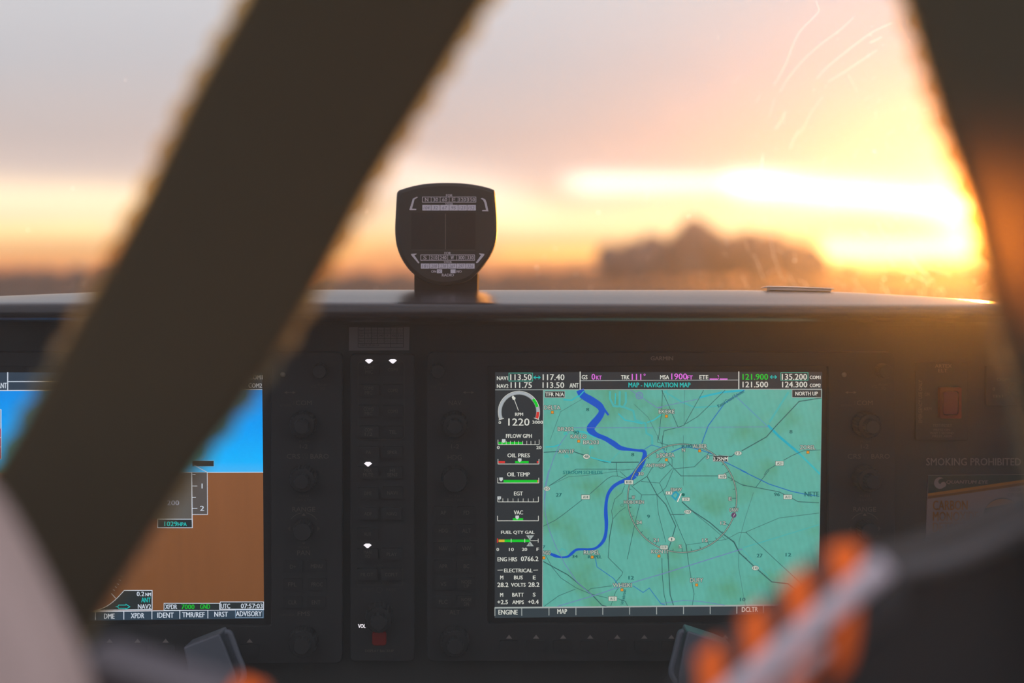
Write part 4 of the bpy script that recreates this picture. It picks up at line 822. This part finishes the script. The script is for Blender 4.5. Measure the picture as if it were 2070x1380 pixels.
df = n.new('ShaderNodeBsdfDiffuse'); df.inputs[0].default_value = (.4, .3, .2, 1); ad = n.new('ShaderNodeMixShader'); ad.inputs[0].default_value = .4
l.new(tl.outputs[0], ad.inputs[1]); l.new(df.outputs[0], ad.inputs[2]); l.new(tr.outputs[0], m_.inputs[1]); l.new(ad.outputs[0], m_.inputs[2]); o_ = n.new('ShaderNodeOutputMaterial'); l.new(m_.outputs[0], o_.inputs[0])
def resample(P, n_):
    L_ = [0]
    for a, b in zip(P, P[1:]): L_.append(L_[-1]+(b-a).length)
    out = []; j = 0
    for i in range(n_):
        s = L_[-1]*i/(n_-1)
        while j < len(P)-2 and L_[j+1] < s: j += 1
        out.append(P[j].lerp(P[j+1], (s-L_[j])/max(1e-9, L_[j+1]-L_[j])))
    return out
def strap(label, LE, RE, d0, d1):
    nr, nc = 110, 12
    def edge(E):
        q = resample(smoothline([(x, y, 0) for x, y in E], 8), nr); return q
    a, b = edge(LE), edge(RE); top = []
    for i in range(nr):
        d = d0+(d1-d0)*i/(nr-1); p, q = ray(a[i].x, a[i].y, d), ray(b[i].x, b[i].y, d)
        top.append([p.lerp(q, j/(nc-1)) - fwd*.0012*math.sin(PI*j/(nc-1)) for j in range(nc)])
    root = empty('harness_strap', top[nr//2][nc//2], label, 'strap')
    vs = [p for r in top for p in r]+[p+fwd*.0018 for r in top for p in r]; N_ = nr*nc; fs = []
    for i in range(nr-1):
        for j in range(nc-1):
            k_ = i*nc+j; fs += [(k_, k_+1, k_+nc+1, k_+nc), (N_+k_, N_+k_+nc, N_+k_+nc+1, N_+k_+1)]
        for j in (0, nc-1): k_ = i*nc+j; fs.append((k_, k_+nc, N_+k_+nc, N_+k_))
    for i in (0, nr-1):
        for j in range(nc-1): k_ = i*nc+j; fs.append((k_, k_+1, N_+k_+1, N_+k_))
    bm = bmesh.new(); V = [bm.verts.new(v) for v in vs]
    for f in fs: bm.faces.new([V[q] for q in f])
    bmobj('webbing', bm, WEB, root, smooth=True)
    for side in (0, nc-1):
        e = resample([r[side] for r in top], 400); inn = resample([r[1 if side == 0 else nc-2] for r in top], 400)
        vs, fs = [], []
        for i, (p, q) in enumerate(zip(e, inn)):
            o = (p-q).normalized(); w = .0010+.0026*abs(math.sin(i*PI/10.0))**.8
            vs += [p-o*.002-fwd*.0003, p+o*w-fwd*.0003, p-o*.002+fwd*.0006, p+o*w+fwd*.0006]
        for i in range(len(e)-1):
            k_ = i*4; fs += [(k_, k_+1, k_+5, k_+4), (k_+2, k_+6, k_+7, k_+3), (k_+1, k_+3, k_+7, k_+5)]
        o = meshobj('edge_fringe', vs, fs, FR, root); o['label'] = 'tan scalloped edge of the strap'
    return root
strap('wide blurred dark brown strap crossing from top centre to bottom left', [(1134, -1200), (655, -300), (495, 0), (390, 190), (290, 400), (190, 590), (60, 830), (0, 935), (-120, 1130), (-290, 1400), (-420, 1600)],
      [(1745, -1200), (1175, -300), (985, 0), (862, 200), (755, 368), (635, 590), (560, 715), (480, 830), (388, 950), (252, 1160), (100, 1400), (-20, 1600)], .35, .46)
strap('blurred brown strap down the right edge, glowing orange beside the sun', [(1480, -1200), (1745, -300), (1832, 0), (1868, 120), (1902, 235), (1938, 340), (1966, 430), (1990, 530), (2010, 620), (2042, 740), (2070, 850), (2130, 1100), (2230, 1500)],
      [(1950, -1200), (2215, -300), (2300, 0), (2336, 120), (2370, 235), (2400, 340), (2425, 430), (2445, 530), (2462, 620), (2490, 740), (2515, 850), (2560, 1100), (2640, 1500)], .40, .40)

# ------------------------------------------------------------------ blurred things at the bottom, close to the camera
DKG = pbr('charcoal_fabric', (.032, .034, .037), .8, spec=.3, bump=.4, bscale=300)
ORF = pbr('orange_fabric', (.92, .16, .02), .8, spec=.1); PALE = pbr('pale_highlight', (.60, .54, .60), .6); PINK = pbr('pink_highlight', (.62, .42, .42), .6)
def roll(label, a, b, d, r, bands, tilt, highlights=None, slv=None):
    A, B = ray(*a, d), ray(*b, d); ax = (B-A); Lg = ax.length; ax.normalize(); s = ax.cross(fwd).normalized(); t = s.cross(ax); nS, nA = 160, 48
    if t.dot(fwd) > 0: t = -t      # t points to the camera, s across
    root = empty('striped_roll', A.lerp(B, .5), label, 'striped roll')
    def pt(u, ang, rr):
        end = 1.0
        e = min(u, 1-u)*Lg/r
        if e < 1: end = math.sqrt(max(0.0, 1-(1-e)**2))*.999+.001
        return A+ax*(u*Lg)+(s*math.sin(ang)+t*math.cos(ang))*rr*end
    def surf(name, u0, u1, rr, mat, ti, n_):
        vs, fs = [], []
        for i in range(n_+1):
            for j in range(nA):
                ang = 2*PI*j/nA; u = u0+(u1-u0)*i/n_+ti*math.sin(ang)*r/Lg; vs.append(pt(min(max(u, 0), 1), ang, rr))
        for i in range(n_):
            for j in range(nA): fs.append((i*nA+j, i*nA+(j+1) % nA, (i+1)*nA+(j+1) % nA, (i+1)*nA+j))
        return meshobj(name, vs, fs, mat, root, smooth=True)
    surf('sleeve', 0, 1, r, slv or DKG, 0, 60)
    for c, w in bands: o = surf('orange_band', c-w/2, c+w/2, r+.0004, ORF, tilt, 6)
    if highlights:  # pale tubes stand in for the glossy highlights along the roll
        for off, u0, u1, cr, m in highlights:
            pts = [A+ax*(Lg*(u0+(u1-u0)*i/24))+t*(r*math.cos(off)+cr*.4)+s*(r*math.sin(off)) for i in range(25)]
            tube('modelled_highlight', pts, cr, m, root, 12)
    return root
roll('blurred charcoal roll with four orange bands and pale modelled highlights at lower right', (1372, 1500), (1800, 1135), .38, .0135, [(.126, .105), (.33, .105), (.53, .11), (.735, .11)], .95,
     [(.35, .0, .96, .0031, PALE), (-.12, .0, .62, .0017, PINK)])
roll('blurred grey roll with one orange band end at lower left', (180, 1330), (560, 1452), .40, .0075, [(.79, .15)], .3, [(.3, .03, .70, .0028, pbr('grey_highlight', (.16, .15, .165), .6))], pbr('grey_fabric', (.12, .11, .125), .8))  # the grey strip is this roll's highlight, built as a tube
sb = empty('front_seat', ray(1950, 1500, .43), 'dark seat back with a soft grey upper rim at the lower right corner', 'seat')
ol = [(1730, 1270), (1800, 1166), (1850, 1140), (1910, 1126), (1985, 1098), (2070, 1062), (2250, 996), (2600, 930), (2600, 1700), (1500, 1700), (1560, 1500), (1650, 1390)]
q = [tuple(p[:2]) for p in smoothline([(x, y, 0) for x, y in ol]+[(ol[0][0], ol[0][1], 0)], 4)[:-1]]
bm = bmesh.new(); f = rayloop(q, .425); bm_prism(bm, f, [p+fwd*.05 for p in f]); bmobj('cushion', bm, pbr('dark_seat_cloth', (.022, .022, .023), .8, spec=.3), sb, bev=.009, seg=5, smooth=True)
rim = [ray(x, y+44, .418) for x, y in ((1740, 1160), (1800, 1122), (1850, 1106), (1910, 1094), (1985, 1066), (2070, 1030), (2250, 964), (2400, 925))]
tube('rim_highlight', smoothline(rim, 6), .0026, pbr('rim_highlight_grey', (.075, .078, .085), .7), sb, 12)  # lighter tube stands in for the highlight along the seat's top edge
cu = empty('pale_seat', ray(20, 1500, .34), 'pale pinkish beige blurred seat edge in the bottom left corner', 'seat')
ol = [(-155, 960), (-85, 1015), (-20, 1118), (30, 1215), (76, 1310), (112, 1400), (150, 1560), (150, 1750), (-500, 1750), (-500, 960), (-250, 920)]
q = [tuple(p[:2]) for p in smoothline([(x, y, 0) for x, y in ol]+[(ol[0][0], ol[0][1], 0)], 4)[:-1]]
bm = bmesh.new(); f = rayloop(q, .335); bm_prism(bm, f, [p+fwd*.03 for p in f]); bmobj('cushion', bm, pbr('beige_cloth', (.50, .39, .36), .85), cu, bev=.010, seg=5, smooth=True)

# ------------------------------------------------------------------ outside: airfield and trees
gm = newmat('airfield_grass'); n = gm.node_tree.nodes; l = gm.node_tree.links
b = n.new('ShaderNodeBsdfPrincipled'); t = n.new('ShaderNodeTexCoord'); z = n.new('ShaderNodeTexNoise'); z.inputs['Scale'].default_value = .05; l.new(t.outputs['Object'], z.inputs['Vector'])
r = n.new('ShaderNodeValToRGB'); r.color_ramp.elements[0].color = (.07, .055, .05, 1); r.color_ramp.elements[1].color = (.13, .10, .08, 1); l.new(z.outputs['Fac'], r.inputs['Fac']); l.new(r.outputs[0], b.inputs['Base Color']); b.inputs['Roughness'].default_value = 1; b.inputs['Specular IOR Level'].default_value = 0
o_ = n.new('ShaderNodeOutputMaterial'); l.new(b.outputs[0], o_.inputs[0])
bm = bmesh.new(); bmesh.ops.create_grid(bm, x_segments=40, y_segments=40, size=900)
for v in bm.verts: v.co.y += 700; v.co.z = 0
tag(bmobj('ground', bm, gm), 'dark brown airfield ground beyond the glareshield', 'ground', kind='structure')
LEAF = pbr('tree_foliage', (.20, .15, .13), .9, spec=.1); BARK = pbr('tree_bark', (.06, .045, .035), .9)
protos = []
for s_ in range(3):
    rnd = random.Random(20+s_); bm = bmesh.new()
    for k_ in range(7):
        a = rnd.uniform(0, 6.28); rr = rnd.uniform(0, .24); c = Vector((rr*math.cos(a), rr*math.sin(a), rnd.uniform(.42, .78))); q = rnd.uniform(.17, .26)
        mm_ = bmesh.ops.create_icosphere(bm, subdivisions=3, radius=q)
        for v in mm_['verts']: v.co = c+v.co*(1+rnd.uniform(-.16, .16))
    me = bpy.data.meshes.new('crown'); bm.to_mesh(me); bm.free(); me.materials.append(LEAF)
    bm = bmesh.new(); bmesh.ops.create_cone(bm, cap_ends=True, segments=10, radius1=.035, radius2=.018, depth=.6, matrix=Matrix.Translation((0, 0, .3))); mt = bpy.data.meshes.new('trunk'); bm.to_mesh(mt); bm.free(); mt.materials.append(BARK)
    protos.append((me, mt))
def tree(px, d, h, wd, label, group, i):
    me, mt = protos[i % 3]; p = CAM+(fwd+rgt*((px-CX)/F))*d
    t = bpy.data.objects.new('tree', None); COL.objects.link(t); t.location = (p.x, p.y, 0); t.scale = (wd, wd, h); t.rotation_euler.z = i*1.7; tag(t, label, 'tree', group)
    for nm, m in (('crown', me), ('trunk', mt)): c = bpy.data.objects.new(nm, m); COL.objects.link(c); c.parent = t
rnd = random.Random(5); i = 0
ROW = lambda i: (430, 475, 520)[i % 3]+rnd.uniform(-4, 4)
def toph(py, d): return 1.8+(565-py)/F*d
for x in range(-60, 260, 20): i += 1; tree(x+rnd.uniform(-3, 3), ROW(i), toph(rnd.uniform(541, 549), 480)/.93, rnd.uniform(7.5, 8.8), 'low dark tree on the horizon left of the wide strap', 'trees on the horizon left of the wide strap', i)
for x in range(640, 1240, 24): i += 1; tree(x+rnd.uniform(-3, 3), ROW(i), toph(interp(x, [(640, 556), (820, 553), (1000, 549), (1240, 536)])+rnd.uniform(-4, 4), 480)/.93, rnd.uniform(8, 10), 'low dark tree on the horizon around the compass', 'trees on the horizon either side of the compass', i)
for x in range(1235, 1650, 27): i += 1; tree(x+rnd.uniform(-5, 5), (186, 202, 218, 234)[i % 4], toph(interp(x, [(1235, 494), (1290, 484), (1345, 476), (1400, 465), (1480, 472), (1560, 474), (1600, 486), (1650, 515)])+rnd.uniform(-5, 5), 210)/.93, rnd.uniform(7.5, 8.8), 'taller tree in the orange haze right of the compass', 'taller trees in the orange haze', i)
for x in range(1655, 2160, 28): i += 1; tree(x+rnd.uniform(-3, 3), ROW(i), toph(rnd.uniform(536, 543), 480)/.93, rnd.uniform(9, 11), 'low tree under the glare of the sun', 'trees under the glare of the sun', i)

# ------------------------------------------------------------------ haze
def haze(name, label, lo, hi, dens, g, col, iso=0):
    bm = bmesh.new(); bmesh.ops.create_cube(bm, size=1)
    for v in bm.verts: v.co = Vector([lo[i]+(v.co[i]+.5)*(hi[i]-lo[i]) for i in range(3)])
    m = newmat(name); n = m.node_tree.nodes; l = m.node_tree.links
    v = n.new('ShaderNodeVolumeScatter'); v.inputs['Density'].default_value = dens; v.inputs['Anisotropy'].default_value = g; v.inputs['Color'].default_value = (*col, 1)
    o = n.new('ShaderNodeOutputMaterial')
    if iso:
        w = n.new('ShaderNodeVolumeScatter'); w.inputs['Density'].default_value = iso; w.inputs['Anisotropy'].default_value = 0; w.inputs['Color'].default_value = (.85, 1, 1, 1)
        a = n.new('ShaderNodeAddShader'); l.new(v.outputs[0], a.inputs[0]); l.new(w.outputs[0], a.inputs[1]); v = a
    l.new(v.outputs[0], o.inputs['Volume'])
    return tag(bmobj(name, bm, m), label, 'haze', kind='stuff')
haze('added_cabin_haze', 'added haze volume that veils the view with sun flare between the camera and the windscreen', (-2.2, -1.0, 0.6), (2.6, 1.45, 3.2), HZ, .9, (1, .97, .93), .038)  # added volume: spreads sun flare and lifts the dark tones
haze('outdoor_haze', 'thin evening haze over the airfield in front of the trees', (-500, 3, -0.5), (900, 620, 60), .0001, .85, (1, .93, .88))
